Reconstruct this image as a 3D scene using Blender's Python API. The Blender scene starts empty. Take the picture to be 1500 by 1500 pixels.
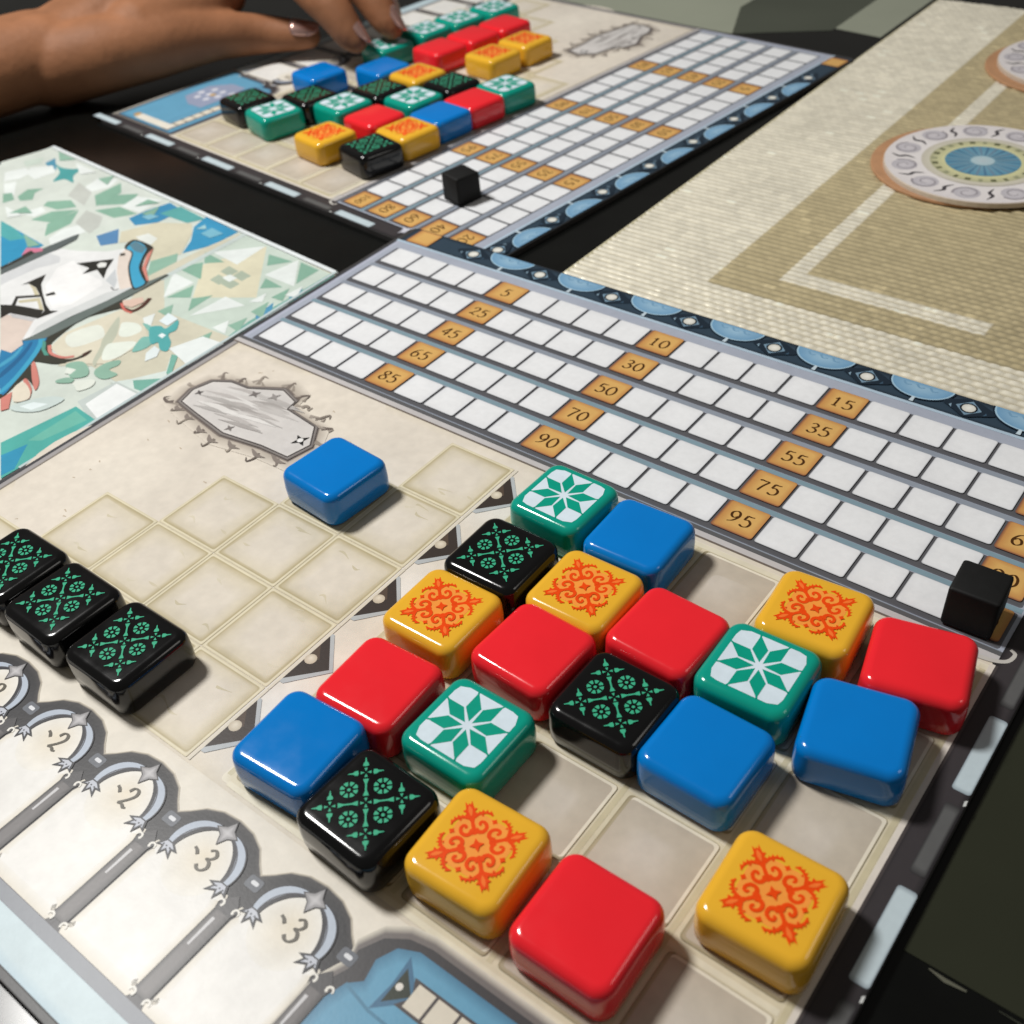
import bpy, bmesh, math, random
from mathutils import Vector, Matrix
from mathutils.geometry import tessellate_polygon

# ------------------------------------------------------------------ units
U = 0.012          # one layout unit (one score square) in metres
T = 0.18           # board thickness in layout units
random.seed(7)
sc = bpy.context.scene
COL = sc.collection

def W(x, y, z=0.0):
    """layout units (x right along the near score track, y towards its player, z up) -> world metres"""
    return Vector((x * U, -y * U, z * U))

# ------------------------------------------------------------------ camera
cd = bpy.data.cameras.new('camera')
cam = bpy.data.objects.new('camera', cd)
COL.objects.link(cam)
sc.camera = cam
cd.sensor_fit = 'HORIZONTAL'
cd.sensor_width = 36.0
cd.lens = 36.0 * 1590.87 / 1500.0
cd.clip_start = 0.01
cd.clip_end = 60.0
CAM_FWD = Vector((-0.49911, 0.57208, -0.65086)).normalized()
CAM_UP = Vector((-0.35603, 0.54939, 0.75592)).normalized()
_r = CAM_FWD.cross(CAM_UP).normalized()
_u = _r.cross(CAM_FWD).normalized()
cam.matrix_world = Matrix((( _r.x, _u.x, -CAM_FWD.x, 22.0217 * U),
                           ( _r.y, _u.y, -CAM_FWD.y, -21.3216 * U),
                           ( _r.z, _u.z, -CAM_FWD.z, (15.3518 + T) * U),
                           (0, 0, 0, 1)))
cd.dof.use_dof = True
cd.dof.focus_distance = 21.5 * U
cd.dof.aperture_fstop = 23.0

# ------------------------------------------------------------------ world and lamps (an evening room, one ceiling lamp)
world = bpy.data.worlds.new('World')
sc.world = world
world.use_nodes = True
bg = world.node_tree.nodes['Background']
bg.inputs['Color'].default_value = (1.0, 0.95, 0.87, 1)
bg.inputs['Strength'].default_value = 0.10

def area(name, pos, aim, size, power, color):
    ld = bpy.data.lights.new(name, 'AREA')
    ld.shape = 'DISK'
    ld.size = size
    ld.energy = power
    ld.color = color
    o = bpy.data.objects.new(name, ld)
    COL.objects.link(o)
    o.location = pos
    o.rotation_euler = (Vector(aim) - Vector(pos)).to_track_quat('-Z', 'Y').to_euler()
    return o
KEY_AIM = W(9, 6, 0)
area('ceiling_lamp', W(-30, 12, 66), KEY_AIM, 0.165, 9.1, (1.0, 0.985, 0.955))
area('far_lamp', W(80, -28, 72), W(9, 5, 0), 0.40, 0.9, (1.0, 0.96, 0.90))

sc.view_settings.view_transform = 'Standard'
sc.view_settings.look = 'None'
sc.view_settings.exposure = 0.0
sc.view_settings.gamma = 1.0
sc.view_settings.use_curve_mapping = False
sc.render.engine = 'CYCLES'
sc.cycles.max_bounces = 8
sc.cycles.sample_clamp_indirect = 6.0
sc.cycles.use_denoising = True

# ------------------------------------------------------------------ materials
def lin(c):
    return tuple((v / 255 / 12.92) if v <= 10 else ((v / 255 + 0.055) / 1.055) ** 2.4 for v in c[:3])

def new_mat(name):
    m = bpy.data.materials.new(name)
    m.use_nodes = True
    nt = m.node_tree
    return m, nt, nt.nodes['Principled BSDF']

def noise_mul(nt, col_socket, scale, lo, hi, detail=3.0, offset_random=True):
    """multiply a colour by a soft noise (paint and paper grain)"""
    tc = nt.nodes.new('ShaderNodeTexCoord')
    src = tc.outputs['Object']
    if offset_random:
        oi = nt.nodes.new('ShaderNodeObjectInfo')
        mul = nt.nodes.new('ShaderNodeMath'); mul.operation = 'MULTIPLY'; mul.inputs[1].default_value = 3.7
        nt.links.new(oi.outputs['Random'], mul.inputs[0])
        add = nt.nodes.new('ShaderNodeVectorMath'); add.operation = 'ADD'
        nt.links.new(src, add.inputs[0]); nt.links.new(mul.outputs[0], add.inputs[1])
        src = add.outputs[0]
    n = nt.nodes.new('ShaderNodeTexNoise')
    n.inputs['Scale'].default_value = scale
    n.inputs['Detail'].default_value = detail
    n.inputs['Roughness'].default_value = 0.6
    nt.links.new(src, n.inputs['Vector'])
    mr = nt.nodes.new('ShaderNodeMapRange')
    mr.inputs['From Min'].default_value = 0.3
    mr.inputs['From Max'].default_value = 0.7
    mr.inputs['To Min'].default_value = lo
    mr.inputs['To Max'].default_value = hi
    nt.links.new(n.outputs['Fac'], mr.inputs['Value'])
    mx = nt.nodes.new('ShaderNodeVectorMath'); mx.operation = 'MULTIPLY'
    nt.links.new(col_socket, mx.inputs[0])
    nt.links.new(mr.outputs[0], mx.inputs[1])
    return mx.outputs[0]

def add_bump(nt, bs, scale, dist, strength=0.3):
    tc = nt.nodes.new('ShaderNodeTexCoord')
    n = nt.nodes.new('ShaderNodeTexNoise')
    n.inputs['Scale'].default_value = scale
    n.inputs['Detail'].default_value = 2.0
    nt.links.new(tc.outputs['Object'], n.inputs['Vector'])
    b = nt.nodes.new('ShaderNodeBump')
    b.inputs['Strength'].default_value = strength
    b.inputs['Distance'].default_value = dist
    nt.links.new(n.outputs['Fac'], b.inputs['Height'])
    nt.links.new(b.outputs[0], bs.inputs['Normal'])

def print_mat(name, rough=0.36, lo=0.955, hi=1.025, scale=90.0, lo2=0.97, hi2=1.02, spec=0.22, bump=True):
    m, nt, bs = new_mat(name)
    a = nt.nodes.new('ShaderNodeAttribute'); a.attribute_name = 'Col'
    s = noise_mul(nt, a.outputs['Color'], scale, lo, hi)
    s = noise_mul(nt, s, scale * 6, lo2, hi2, 2.0)
    nt.links.new(s, bs.inputs['Base Color'])
    bs.inputs['Roughness'].default_value = rough
    bs.inputs['Specular IOR Level'].default_value = spec
    if bump:
        add_bump(nt, bs, 1400.0, 0.00004, 0.25)
    return m

def solid_mat(name, col, rough, lo=0.95, hi=1.03, scale=60.0, spec=0.5, metallic=0.0, coat=0.0, sss=0.0, bump=None):
    m, nt, bs = new_mat(name)
    rgb = nt.nodes.new('ShaderNodeRGB'); rgb.outputs[0].default_value = (*lin(col), 1)
    s = noise_mul(nt, rgb.outputs[0], scale, lo, hi)
    nt.links.new(s, bs.inputs['Base Color'])
    bs.inputs['Roughness'].default_value = rough
    bs.inputs['Specular IOR Level'].default_value = spec
    bs.inputs['Metallic'].default_value = metallic
    bs.inputs['Coat Weight'].default_value = coat
    bs.inputs['Coat Roughness'].default_value = 0.06
    if sss:
        bs.inputs['Subsurface Weight'].default_value = sss
        bs.inputs['Subsurface Radius'].default_value = (0.004, 0.002, 0.001)
        bs.inputs['Subsurface Scale'].default_value = 1.0
    if bump:
        add_bump(nt, bs, bump[0], bump[1], bump[2])
    return m

def handled(m, lo, hi):
    """fingerprints and fine scuffs: roughness and a whisper of relief vary over the surface"""
    nt = m.node_tree; bs = nt.nodes['Principled BSDF']
    tc = nt.nodes.new('ShaderNodeTexCoord'); oi = nt.nodes.new('ShaderNodeObjectInfo')
    ad = nt.nodes.new('ShaderNodeVectorMath'); ad.operation = 'ADD'
    nt.links.new(tc.outputs['Object'], ad.inputs[0]); nt.links.new(oi.outputs['Random'], ad.inputs[1])
    n = nt.nodes.new('ShaderNodeTexNoise'); n.inputs['Scale'].default_value = 160.0; n.inputs['Detail'].default_value = 5.0
    nt.links.new(ad.outputs[0], n.inputs['Vector'])
    mr = nt.nodes.new('ShaderNodeMapRange')
    mr.inputs['From Min'].default_value = 0.35; mr.inputs['From Max'].default_value = 0.7
    mr.inputs['To Min'].default_value = lo; mr.inputs['To Max'].default_value = hi
    nt.links.new(n.outputs['Fac'], mr.inputs['Value']); nt.links.new(mr.outputs[0], bs.inputs['Roughness'])
    n2 = nt.nodes.new('ShaderNodeTexNoise'); n2.inputs['Scale'].default_value = 90.0; n2.inputs['Detail'].default_value = 1.0
    nt.links.new(ad.outputs[0], n2.inputs['Vector'])
    b = nt.nodes.new('ShaderNodeBump'); b.inputs['Strength'].default_value = 0.05; b.inputs['Distance'].default_value = 0.0006
    nt.links.new(n2.outputs['Fac'], b.inputs['Height']); nt.links.new(b.outputs[0], bs.inputs['Normal'])
M = {}
M['print'] = print_mat('printed_board')
M['print_soft'] = print_mat('printed_parchment', lo=0.92, hi=1.04, scale=45.0, lo2=0.94, hi2=1.03)
M['cover'] = print_mat('printed_cover', rough=0.28, lo=0.92, hi=1.05, scale=60.0)
M['board'] = solid_mat('board_edge', (52, 50, 50), 0.55, 0.8, 1.15, 120.0)
M['red'] = solid_mat('red_resin', (236, 38, 48), 0.11, 0.97, 1.03)
M['blue'] = solid_mat('blue_resin', (0, 120, 202), 0.11, 0.97, 1.03)
M['green'] = solid_mat('green_resin', (8, 152, 132), 0.11, 0.97, 1.03)
M['yellow'] = solid_mat('yellow_resin', (233, 177, 50), 0.12, 0.97, 1.03)
M['black'] = solid_mat('black_resin', (12, 12, 13), 0.10, 0.9, 1.1)
for _c in ('red', 'blue', 'green', 'yellow', 'black'): handled(M[_c], 0.11, 0.18)
M['tile_print'] = print_mat('tile_print', rough=0.25, lo=0.96, hi=1.03, scale=120.0, bump=False)
M['cube'] = solid_mat('black_painted_wood', (17, 17, 17), 0.62, 0.8, 1.2, 200.0, spec=0.25, bump=(900.0, 0.0001, 0.3))
M['table'] = solid_mat('black_table', (10, 11, 10), 0.20, 0.7, 1.3, 40.0, spec=0.32)
M['glass'] = solid_mat('green_reflection_tint', (44, 46, 35), 0.20, 0.9, 1.1, 20.0, spec=0.35)
M['pale_reflection'] = solid_mat('pale_reflection_tint', (146, 150, 134), 0.5, 0.93, 1.05, 12.0)  # bright reflection on the table top, given as base colour
M['dim_reflection'] = solid_mat('dim_reflection_tint', (74, 78, 68), 0.4, 0.9, 1.06, 14.0, spec=0.2)  # darker band of the same reflection, also set as colour
M['disc_edge'] = solid_mat('cardboard_edge', (176, 132, 96), 0.7, 0.9, 1.08, 150.0)
M['skin'] = solid_mat('skin', (154, 104, 72), 0.62, 0.78, 1.10, 45.0, spec=0.3, sss=0.0, bump=(260.0, 0.0006, 0.4))
M['nail'] = solid_mat('metallic_nail_polish', (205, 165, 155), 0.25, 0.95, 1.05, 300.0, metallic=0.7)
# ------------------------------------------------------------------ mesh helpers
def link(o, parent=None):
    COL.objects.link(o)
    if parent is not None:
        o.parent = parent
    return o

def empty(name, loc=(0, 0, 0), mat=None):
    o = bpy.data.objects.new(name, None)
    o.empty_display_size = 0.02
    COL.objects.link(o)
    if mat is not None:
        o.matrix_world = mat
    else:
        o.location = loc
    return o

def tag(o, label=None, cat=None, group=None, kind=None):
    if label: o['label'] = label
    if cat: o['category'] = cat
    if group: o['group'] = group
    if kind: o['kind'] = kind
    return o

def mesh_obj(name, verts, faces, mat, parent=None, smooth=False):
    me = bpy.data.meshes.new(name)
    me.from_pydata([tuple(v) for v in verts], [], faces)
    me.update()
    if smooth:
        for p in me.polygons: p.use_smooth = True
    me.materials.append(mat)
    return link(bpy.data.objects.new(name, me), parent)

def crom(pts, n=6, closed=False):
    """Catmull-Rom through 2D points"""
    P = [Vector(p) for p in pts]
    out = []
    L = len(P)
    rng = range(L) if closed else range(L - 1)
    for i in rng:
        p1, p2 = P[i], P[(i + 1) % L]
        p0 = P[(i - 1) % L] if (closed or i > 0) else p1 * 2 - p2
        p3 = P[(i + 2) % L] if (closed or i + 2 < L) else p2 * 2 - p1
        for k in range(n):
            t = k / n
            out.append(0.5 * ((2 * p1) + (-p0 + p2) * t + (2 * p0 - 5 * p1 + 4 * p2 - p3) * t * t + (-p0 + 3 * p1 - 3 * p2 + p3) * t ** 3))
    if not closed:
        out.append(P[-1])
    return [(v.x, v.y) for v in out]

def rrect(cx, cy, w, h, r, n=4):
    out = []
    for (sx, sy, a0) in ((1, 1, 0), (-1, 1, 90), (-1, -1, 180), (1, -1, 270)):
        for k in range(n + 1):
            a = math.radians(a0 + 90 * k / n)
            out.append((cx + sx * (w / 2 - r) + r * math.cos(a), cy + sy * (h / 2 - r) + r * math.sin(a)))
    return out

def circ(cx, cy, r, n=20, a0=0, a1=360):
    full = abs(a1 - a0) >= 360
    m = n if full else n + 1
    return [(cx + r * math.cos(math.radians(a0 + (a1 - a0) * k / n)), cy + r * math.sin(math.radians(a0 + (a1 - a0) * k / n))) for k in range(m)]

class Art:
    """flat print: coloured polygons in a plane, each laid a hair above the one before"""
    def __init__(self, z0=0.0, step=0.0003):
        self.v = []; self.f = []; self.c = []; self.z = z0; self.step = step
    def up(self):
        self.z += self.step
    def poly(self, pts, col):
        self.up()
        b = len(self.v)
        c = lin(col)
        for p in pts:
            self.v.append((p[0], p[1], self.z)); self.c.append(c)
        for t in tessellate_polygon([[Vector((p[0], p[1], 0)) for p in pts]]):
            self.f.append(tuple(b + i for i in t))
    def rings(self, loops, cols, fill=True):
        """nested outlines of equal count, colour blended between them"""
        self.up()
        b = len(self.v); n = len(loops[0])
        for L, col in zip(loops, cols):
            c = lin(col)
            for p in L:
                self.v.append((p[0], p[1], self.z)); self.c.append(c)
        for k in range(len(loops) - 1):
            for i in range(n):
                j = (i + 1) % n
                self.f.append((b + k * n + i, b + k * n + j, b + (k + 1) * n + j, b + (k + 1) * n + i))
        if fill:
            self.f.append(tuple(b + (len(loops) - 1) * n + i for i in range(n)))
    def fan(self, loop, centre, c_rim, c_mid):
        self.up()
        b = len(self.v)
        for p in loop:
            self.v.append((p[0], p[1], self.z)); self.c.append(lin(c_rim))
        self.v.append((centre[0], centre[1], self.z)); self.c.append(lin(c_mid))
        n = len(loop)
        for i in range(n):
            self.f.append((b + i, b + (i + 1) % n, b + n))
    def stroke(self, pts, w, col, w1=None, closed=False, col1=None):
        """ribbon along a polyline, width w (to w1); drifts up so crossings never share a plane"""
        self.up()
        n = len(pts)
        b = len(self.v)
        c = lin(col); c1 = lin(col1) if col1 else c
        for i, p in enumerate(pts):
            a = Vector(pts[i - 1] if (i > 0 or closed) else pts[i]); d = Vector(pts[(i + 1) % n] if (i < n - 1 or closed) else pts[i])
            t = (d - a)
            if t.length < 1e-9: t = Vector((1, 0))
            t.normalize()
            nx, ny = -t.y, t.x
            ww = (w[i] if isinstance(w, (list, tuple)) else (w if w1 is None else w + (w1 - w) * i / max(1, n - 1))) / 2
            zz = self.z + self.step * 0.5 * i / n
            self.v.append((p[0] + nx * ww, p[1] + ny * ww, zz)); self.c.append(c)
            self.v.append((p[0] - nx * ww, p[1] - ny * ww, zz)); self.c.append(c1)
        for i in range(n if closed else n - 1):
            j = (i + 1) % n
            self.f.append((b + 2 * i, b + 2 * i + 1, b + 2 * j + 1, b + 2 * j))
    def build(self, name, mat, parent=None, flip=True, off=(0, 0)):
        """layout plane (y down) -> local metres (y up); flip=False when already y up"""
        s = -1 if flip else 1
        me = bpy.data.meshes.new(name)
        me.from_pydata([((v[0] - off[0]) * U, s * (v[1] - off[1]) * U, v[2] * U) for v in self.v], [], self.f)
        at = me.color_attributes.new('Col', 'FLOAT_COLOR', 'POINT')
        for i, c in enumerate(self.c):
            at.data[i].color = (*c, 1)
        # every face looks up
        bm = bmesh.new(); bm.from_mesh(me)
        bm.normal_update()
        for f in bm.faces:
            if f.normal.z < 0: f.normal_flip()
        bm.to_mesh(me); bm.free()
        me.materials.append(mat)
        return link(bpy.data.objects.new(name, me), parent)

def prism(name, outline, z0, z1, mat, parent=None, bevel=0.0, flip=True, off=(0, 0)):
    """slab with a given outline, its top edge eased"""
    s = -1 if flip else 1
    n = len(outline)
    cx = sum(p[0] for p in outline) / n; cy = sum(p[1] for p in outline) / n
    v = []; f = []
    lv = [(z0, 0), (z1 - bevel, 0)] + ([(z1, bevel)] if bevel else [])
    for z, ins in lv:
        for p in outline:
            d = Vector((cx - p[0], cy - p[1])); d.normalize()
            v.append(((p[0] + d.x * ins - off[0]) * U, s * (p[1] + d.y * ins - off[1]) * U, z * U))
    for k in range(len(lv) - 1):
        for i in range(n):
            j = (i + 1) % n
            f.append((k * n + i, k * n + j, (k + 1) * n + j, (k + 1) * n + i))
    f.append(tuple((len(lv) - 1) * n + i for i in range(n)))
    f.append(tuple(reversed(range(n))))
    o = mesh_obj(name, v, f, mat, parent)
    bm = bmesh.new(); bm.from_mesh(o.data); bmesh.ops.recalc_face_normals(bm, faces=bm.faces); bm.to_mesh(o.data); bm.free()
    return o

# calligraphic figures, unit box 0.6 wide, y up
DIG = {
 '0': [([(.3, .95), (.08, .72), (.06, .3), (.3, .04), (.54, .3), (.52, .72)], True)],
 '1': [([(.14, .74), (.24, .84), (.31, .95)], False), ([(.31, .95), (.31, .5), (.31, .06)], False), ([(.16, .05), (.31, .06), (.46, .05)], False)],
 '2': [([(.08, .70), (.18, .92), (.40, .93), (.50, .72), (.36, .42), (.08, .08)], False), ([(.08, .08), (.30, .13), (.46, .05), (.58, .10)], False)],
 '3': [([(.10, .84), (.30, .96), (.49, .80), (.40, .60), (.24, .52), (.44, .45), (.54, .25), (.40, .04), (.20, .02), (.06, .14)], False)],
 '4': [([(.44, .03), (.44, .5), (.44, .95)], False), ([(.44, .95), (.25, .64), (.05, .33)], False), ([(.05, .33), (.3, .33), (.58, .33)], False)],
 '5': [([(.54, .96), (.36, .92), (.18, .93)], False), ([(.18, .93), (.15, .74), (.14, .55)], False), ([(.14, .55), (.35, .61), (.53, .42), (.49, .14), (.27, .02), (.06, .10)], False)],
 '6': [([(.52, .95), (.26, .78), (.09, .42), (.14, .12), (.33, .02), (.53, .2), (.48, .46), (.30, .55), (.12, .38)], False)],
 '7': [([(.05, .84), (.08, .93), (.30, .91), (.55, .93)], False), ([(.55, .93), (.36, .5), (.24, .02)], False)],
 '8': [([(.3, .53), (.12, .70), (.17, .90), (.33, .97), (.49, .86), (.46, .68), (.3, .53), (.1, .33), (.09, .13), (.3, .02), (.52, .15), (.5, .36)], True)],
 '9': [([(.08, .05), (.34, .22), (.51, .58), (.46, .88), (.27, .98), (.07, .80), (.12, .54), (.30, .45), (.48, .62)], False)],
 '-': [([(.05, .62), (.22, .56), (.36, .44)], False)],
}
def write(art, text, cx, cy, h, col, wmin=0.05, wmax=0.14, sp=0.72):
    """pen-lettered figures centred on (cx, cy) in a y-down plane"""
    tot = sp * (len(text) - 1) + 0.6
    for k, ch in enumerate(text):
        for pts, closed in DIG[ch]:
            P = crom(pts, 6, closed)
            n = len(P)
            Q = []; Wd = []
            for i, p in enumerate(P):
                a = P[i - 1] if (i > 0 or closed) else P[i]; d = P[(i + 1) % n] if (i < n - 1 or closed) else P[i]
                ang = math.atan2(d[1] - a[1], d[0] - a[0])
                wv = wmin + (wmax - wmin) * abs(math.sin(ang - math.radians(25)))
                Q.append((cx + (p[0] + sp * k - tot / 2) * h, cy - (p[1] - 0.5) * h)); Wd.append(wv * h)
            art.stroke(Q, Wd, col, closed=closed)
CARD=[(206,213,206,0,[-18.60,2.27,-17.99,0.37,-9.73,1.29,-10.07,2.77,-10.63,5.62,-13.85,5.18]),
(189,193,187,0,[-14.12,1.89,-12.99,2.11,-12.26,2.98,-13.52,2.78]),
(134,174,155,0,[-12.64,1.13,-11.93,1.65,-11.79,2.82,-12.62,2.28]),
(134,174,155,0,[-11.84,2.75,-12.26,2.09,-11.29,1.39,-10.85,2.08]),
(134,174,155,0,[-11.57,3.04,-11.01,2.41,-9.97,2.45,-10.45,3.07]),
(189,193,187,0,[-11.85,3.18,-10.85,3.23,-10.34,3.76,-10.19,4.25,-11.36,3.98]),
(134,174,155,0,[-12.11,3.30,-11.43,4.12,-11.41,5.16,-12.17,4.54]),
(134,174,155,0,[-12.17,3.30,-12.11,4.40,-12.98,4.66,-12.89,3.88]),
(134,174,155,0,[-12.39,3.20,-13.07,2.96,-13.76,3.46,-13.59,3.74,-12.84,3.69]),
(224,230,228,0,[-10.97,2.38,-11.15,1.56,-10.10,1.29,-10.00,2.34]),
(224,230,228,0,[-13.56,2.03,-13.78,1.28,-12.99,0.96,-12.71,1.57,-12.99,2.15]),
(224,230,228,0,[-13.75,4.53,-13.58,3.82,-13.10,3.96,-13.06,4.44]),
(224,230,228,0,[-11.15,5.18,-11.32,4.53,-11.12,4.04,-10.43,4.21,-10.56,5.49]),
(78,156,157,-1,[-16.55,1.29,-15.88,1.39,-15.30,1.20,-15.16,0.89,-14.83,1.62,-14.30,2.00,-14.88,1.98,-15.10,2.32,-15.59,1.69]),
(85,147,173,0,[-16.88,1.46,-16.93,0.97,-15.89,1.63,-16.33,1.63]),
(224,230,228,0,[-17.03,2.01,-16.40,1.44,-15.75,1.78,-15.92,2.55,-16.53,2.43]),
(224,230,228,0,[-17.54,2.75,-17.19,2.10,-16.56,2.22,-16.48,2.85,-16.82,3.26]),
(224,230,228,0,[-16.63,3.37,-16.37,3.02,-15.36,3.76,-15.89,3.84]),
(134,174,155,0,[-15.15,3.76,-15.34,3.22,-14.88,2.86,-14.83,3.26,-14.39,3.65,-14.73,3.94]),
(196,209,199,0,[-17.86,1.76,-17.41,1.16,-17.00,1.53,-17.29,2.03]),
(134,174,155,0,[-15.84,3.92,-15.62,3.69,-15.01,3.99,-15.13,4.37]),
(57,146,186,0,[-13.89,5.24,-10.85,5.56,-10.82,6.09,-10.78,7.21]),
(85,165,168,0,[-13.89,5.24,-12.92,5.33,-11.86,5.59,-12.20,5.97,-12.80,5.93]),
(66,139,180,0,[-9.93,2.83,-9.89,2.14,-9.65,1.30,-8.74,1.50,-8.78,2.53,-9.31,3.06]),
(94,165,164,0,[-9.28,2.04,-9.07,1.32,-7.51,1.53,-7.84,2.04]),
(63,146,187,0,[-7.39,2.12,-7.62,1.40,-5.77,1.62,-5.81,2.69,-6.23,3.55,-6.68,2.83]),
(207,202,180,0,[-9.33,3.60,-8.78,2.53,-7.66,1.99,-7.05,2.49,-6.23,3.63,-6.65,4.48,-7.55,3.86,-8.29,3.75,-8.70,4.16]),
(90,134,177,0,[-9.82,4.24,-9.58,3.51,-8.74,4.18,-9.09,4.60]),
(219,223,218,0,[-8.57,3.58,-8.39,3.21,-7.81,3.29,-7.62,3.72,-7.99,3.79]),
(142,179,161,0,[-6.71,4.43,-6.36,3.62,-5.81,4.16,-5.98,5.17]),
(204,200,181,0,[-5.98,5.17,-5.88,2.91,-5.66,1.71,-0.88,2.05,-0.99,3.67,-0.69,7.83,-0.86,9.43,-3.16,9.21,-4.00,9.72,-4.76,7.10]),
(196,209,199,0,[-5.47,4.88,-5.40,1.65,-1.08,2.08,-1.03,6.17,-3.77,6.22]),
(215,210,185,0,[-5.03,3.71,-4.16,1.84,-1.98,4.25,-3.67,5.25]),
(169,181,164,0,[-4.07,4.26,-4.09,3.88,-3.56,3.96,-3.57,4.32]),
(169,181,164,0,[-4.20,3.73,-4.23,3.35,-3.69,3.43,-3.70,3.80]),
(169,181,164,0,[-3.63,3.73,-3.65,3.35,-3.12,3.43,-3.14,3.80]),
(169,181,164,0,[-3.56,4.25,-3.57,3.87,-3.05,3.95,-3.07,4.31]),
(224,230,228,0,[-3.84,3.96,-3.77,3.70,-3.40,3.75,-3.43,4.04]),
(224,230,228,0,[-5.43,3.00,-4.20,1.86,-4.07,3.16]),
(224,230,228,0,[-2.81,3.17,-2.58,1.96,-1.49,3.20]),
(224,230,228,0,[-2.91,6.00,-2.84,4.69,-1.92,4.75]),
(224,230,228,0,[-4.46,5.72,-5.45,4.54,-4.36,4.63]),
(134,174,155,0,[-5.06,3.64,-5.63,3.12,-4.54,3.26]),
(134,174,155,0,[-5.59,4.29,-5.15,3.61,-4.34,4.38]),
(134,174,155,0,[-3.18,2.73,-3.69,2.18,-2.67,2.13]),
(134,174,155,0,[-2.30,3.82,-2.62,3.30,-1.74,3.42]),
(134,174,155,0,[-4.37,5.66,-4.24,4.73,-3.73,5.29]),
(134,174,155,0,[-3.15,5.85,-3.64,5.31,-3.23,4.84]),
(134,174,155,0,[-1.54,3.06,-2.41,2.03,-1.54,2.11]),
(120,169,159,0,[-1.03,6.17,-1.14,5.31,-1.09,3.58,-1.08,2.08,-0.83,2.10,-0.89,4.58,-0.74,5.71]),
(85,147,181,0,[-1.19,5.01,-1.31,4.19,-0.90,4.66,-0.86,5.22]),
(213,225,224,0,[-0.94,4.97,-0.94,4.17,-0.97,3.74,-0.64,4.72]),
(103,156,173,0,[-1.14,3.76,-1.15,3.15,-0.79,3.78]),
(196,207,204,0.22,[-5.45,5.06,-5.44,1.62]),
(134,174,155,0,[-9.83,2.38,-9.72,1.69,-9.25,2.37]),
(142,179,161,0,[-1.50,4.90,-1.47,4.23,-0.92,4.99]),
(142,179,161,0,[-1.49,5.77,-1.33,5.18,-0.95,5.86]),
(224,230,228,0,[-1.80,6.09,-1.68,5.56,-1.21,6.13]),
(134,174,155,0,[-1.73,6.75,-1.62,6.24,-1.24,6.77]),
(224,230,228,0,[-1.98,4.56,-1.91,3.91,-1.62,4.35]),
(134,174,155,0,[-1.59,4.02,-1.51,3.36,-1.14,3.99]),
(224,230,228,0,[-1.33,3.72,-1.25,3.06,-0.93,3.64]),
(142,179,161,0,[-3.95,6.33,-3.86,5.82,-3.31,6.39]),
(224,230,228,0,[-4.06,6.98,-3.91,6.45,-3.39,7.02]),
(134,174,155,0,[-12.24,5.43,-10.95,5.62,-11.19,5.94]),
(224,230,228,0,[-14.79,4.49,-13.55,4.61,-13.87,4.99]),
(134,174,155,0,[-14.13,4.74,-14.11,4.11,-13.38,4.32]),
(142,179,161,0,[-13.70,1.34,-13.41,0.85,-12.96,1.49]),
(142,179,161,0,[-17.36,0.53,-16.05,0.67,-16.53,1.04]),
(224,230,228,0,[-15.77,0.87,-14.30,1.00,-14.68,1.43]),
(134,174,155,0,[-10.53,2.13,-10.55,1.53,-9.95,1.51]),
(129,183,203,0,[-9.64,2.53,-9.50,2.25,-9.07,2.21,-9.20,2.58]),
(120,178,199,0,[-6.78,2.34,-6.77,1.87,-6.10,1.96,-6.25,2.40]),
(156,196,203,0,[-7.18,2.20,-7.17,1.82,-6.87,2.02]),
(212,206,187,0,[-5.03,9.26,-5.34,8.57,-5.08,7.28,-5.00,6.84,-4.09,6.77,-2.85,7.51,-2.86,8.92,-3.85,9.52]),
(184,188,171,-1,[-4.11,8.12,-4.71,7.14,-3.88,7.84,-3.27,8.89,-3.04,9.17,-3.31,9.06,-3.76,8.49]),
(224,230,220,-1,[-4.31,7.28,-3.88,7.10,-3.46,7.29,-3.52,7.70,-3.82,7.80,-4.17,7.50]),
(224,230,220,-1,[-3.67,8.36,-3.56,8.08,-3.05,7.77,-2.87,8.51,-3.15,8.86]),
(219,223,213,-1,[-5.16,8.61,-4.87,7.77,-4.24,7.98,-4.15,8.29,-4.48,8.93]),
(129,183,173,-1,[-3.76,7.02,-3.26,7.03,-2.59,7.64,-2.75,8.16,-3.14,7.54,-3.00,7.31]),
(90,169,170,-1,[-3.36,7.08,-3.19,6.83,-2.93,6.83,-3.00,6.34,-2.61,6.71,-2.61,7.00,-2.19,7.25,-1.92,7.59,-2.15,7.66,-2.51,7.45,-2.64,7.60]),
(230,240,241,0,[-2.81,7.21,-2.82,7.06,-2.63,7.07,-2.59,7.24]),
(224,235,239,0,[-3.44,6.68,-3.57,6.23,-3.05,6.30,-3.01,6.72]),
(222,231,232,0,[-2.35,7.99,-2.45,7.62,-2.15,7.66,-1.94,7.94,-2.03,8.28]),
(142,179,161,-1,[-3.85,9.52,-3.60,9.23,-3.17,9.31,-2.84,9.58,-3.11,9.88,-3.59,9.70]),
(142,179,161,-1,[-2.89,9.28,-2.91,8.88,-2.69,8.61,-2.52,8.78,-2.55,9.07,-2.15,9.09,-2.27,9.43,-2.64,9.46]),
(142,179,161,-1,[-3.39,10.18,-3.25,9.94,-3.01,9.88,-2.94,10.04,-3.25,10.24]),
(219,225,217,0,[-3.69,9.63,-3.36,9.56,-3.30,9.79,-3.49,9.85]),
(222,227,218,-1,[-2.91,9.95,-2.50,9.60,-2.28,9.83,-2.40,10.16,-2.63,10.11]),
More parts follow.
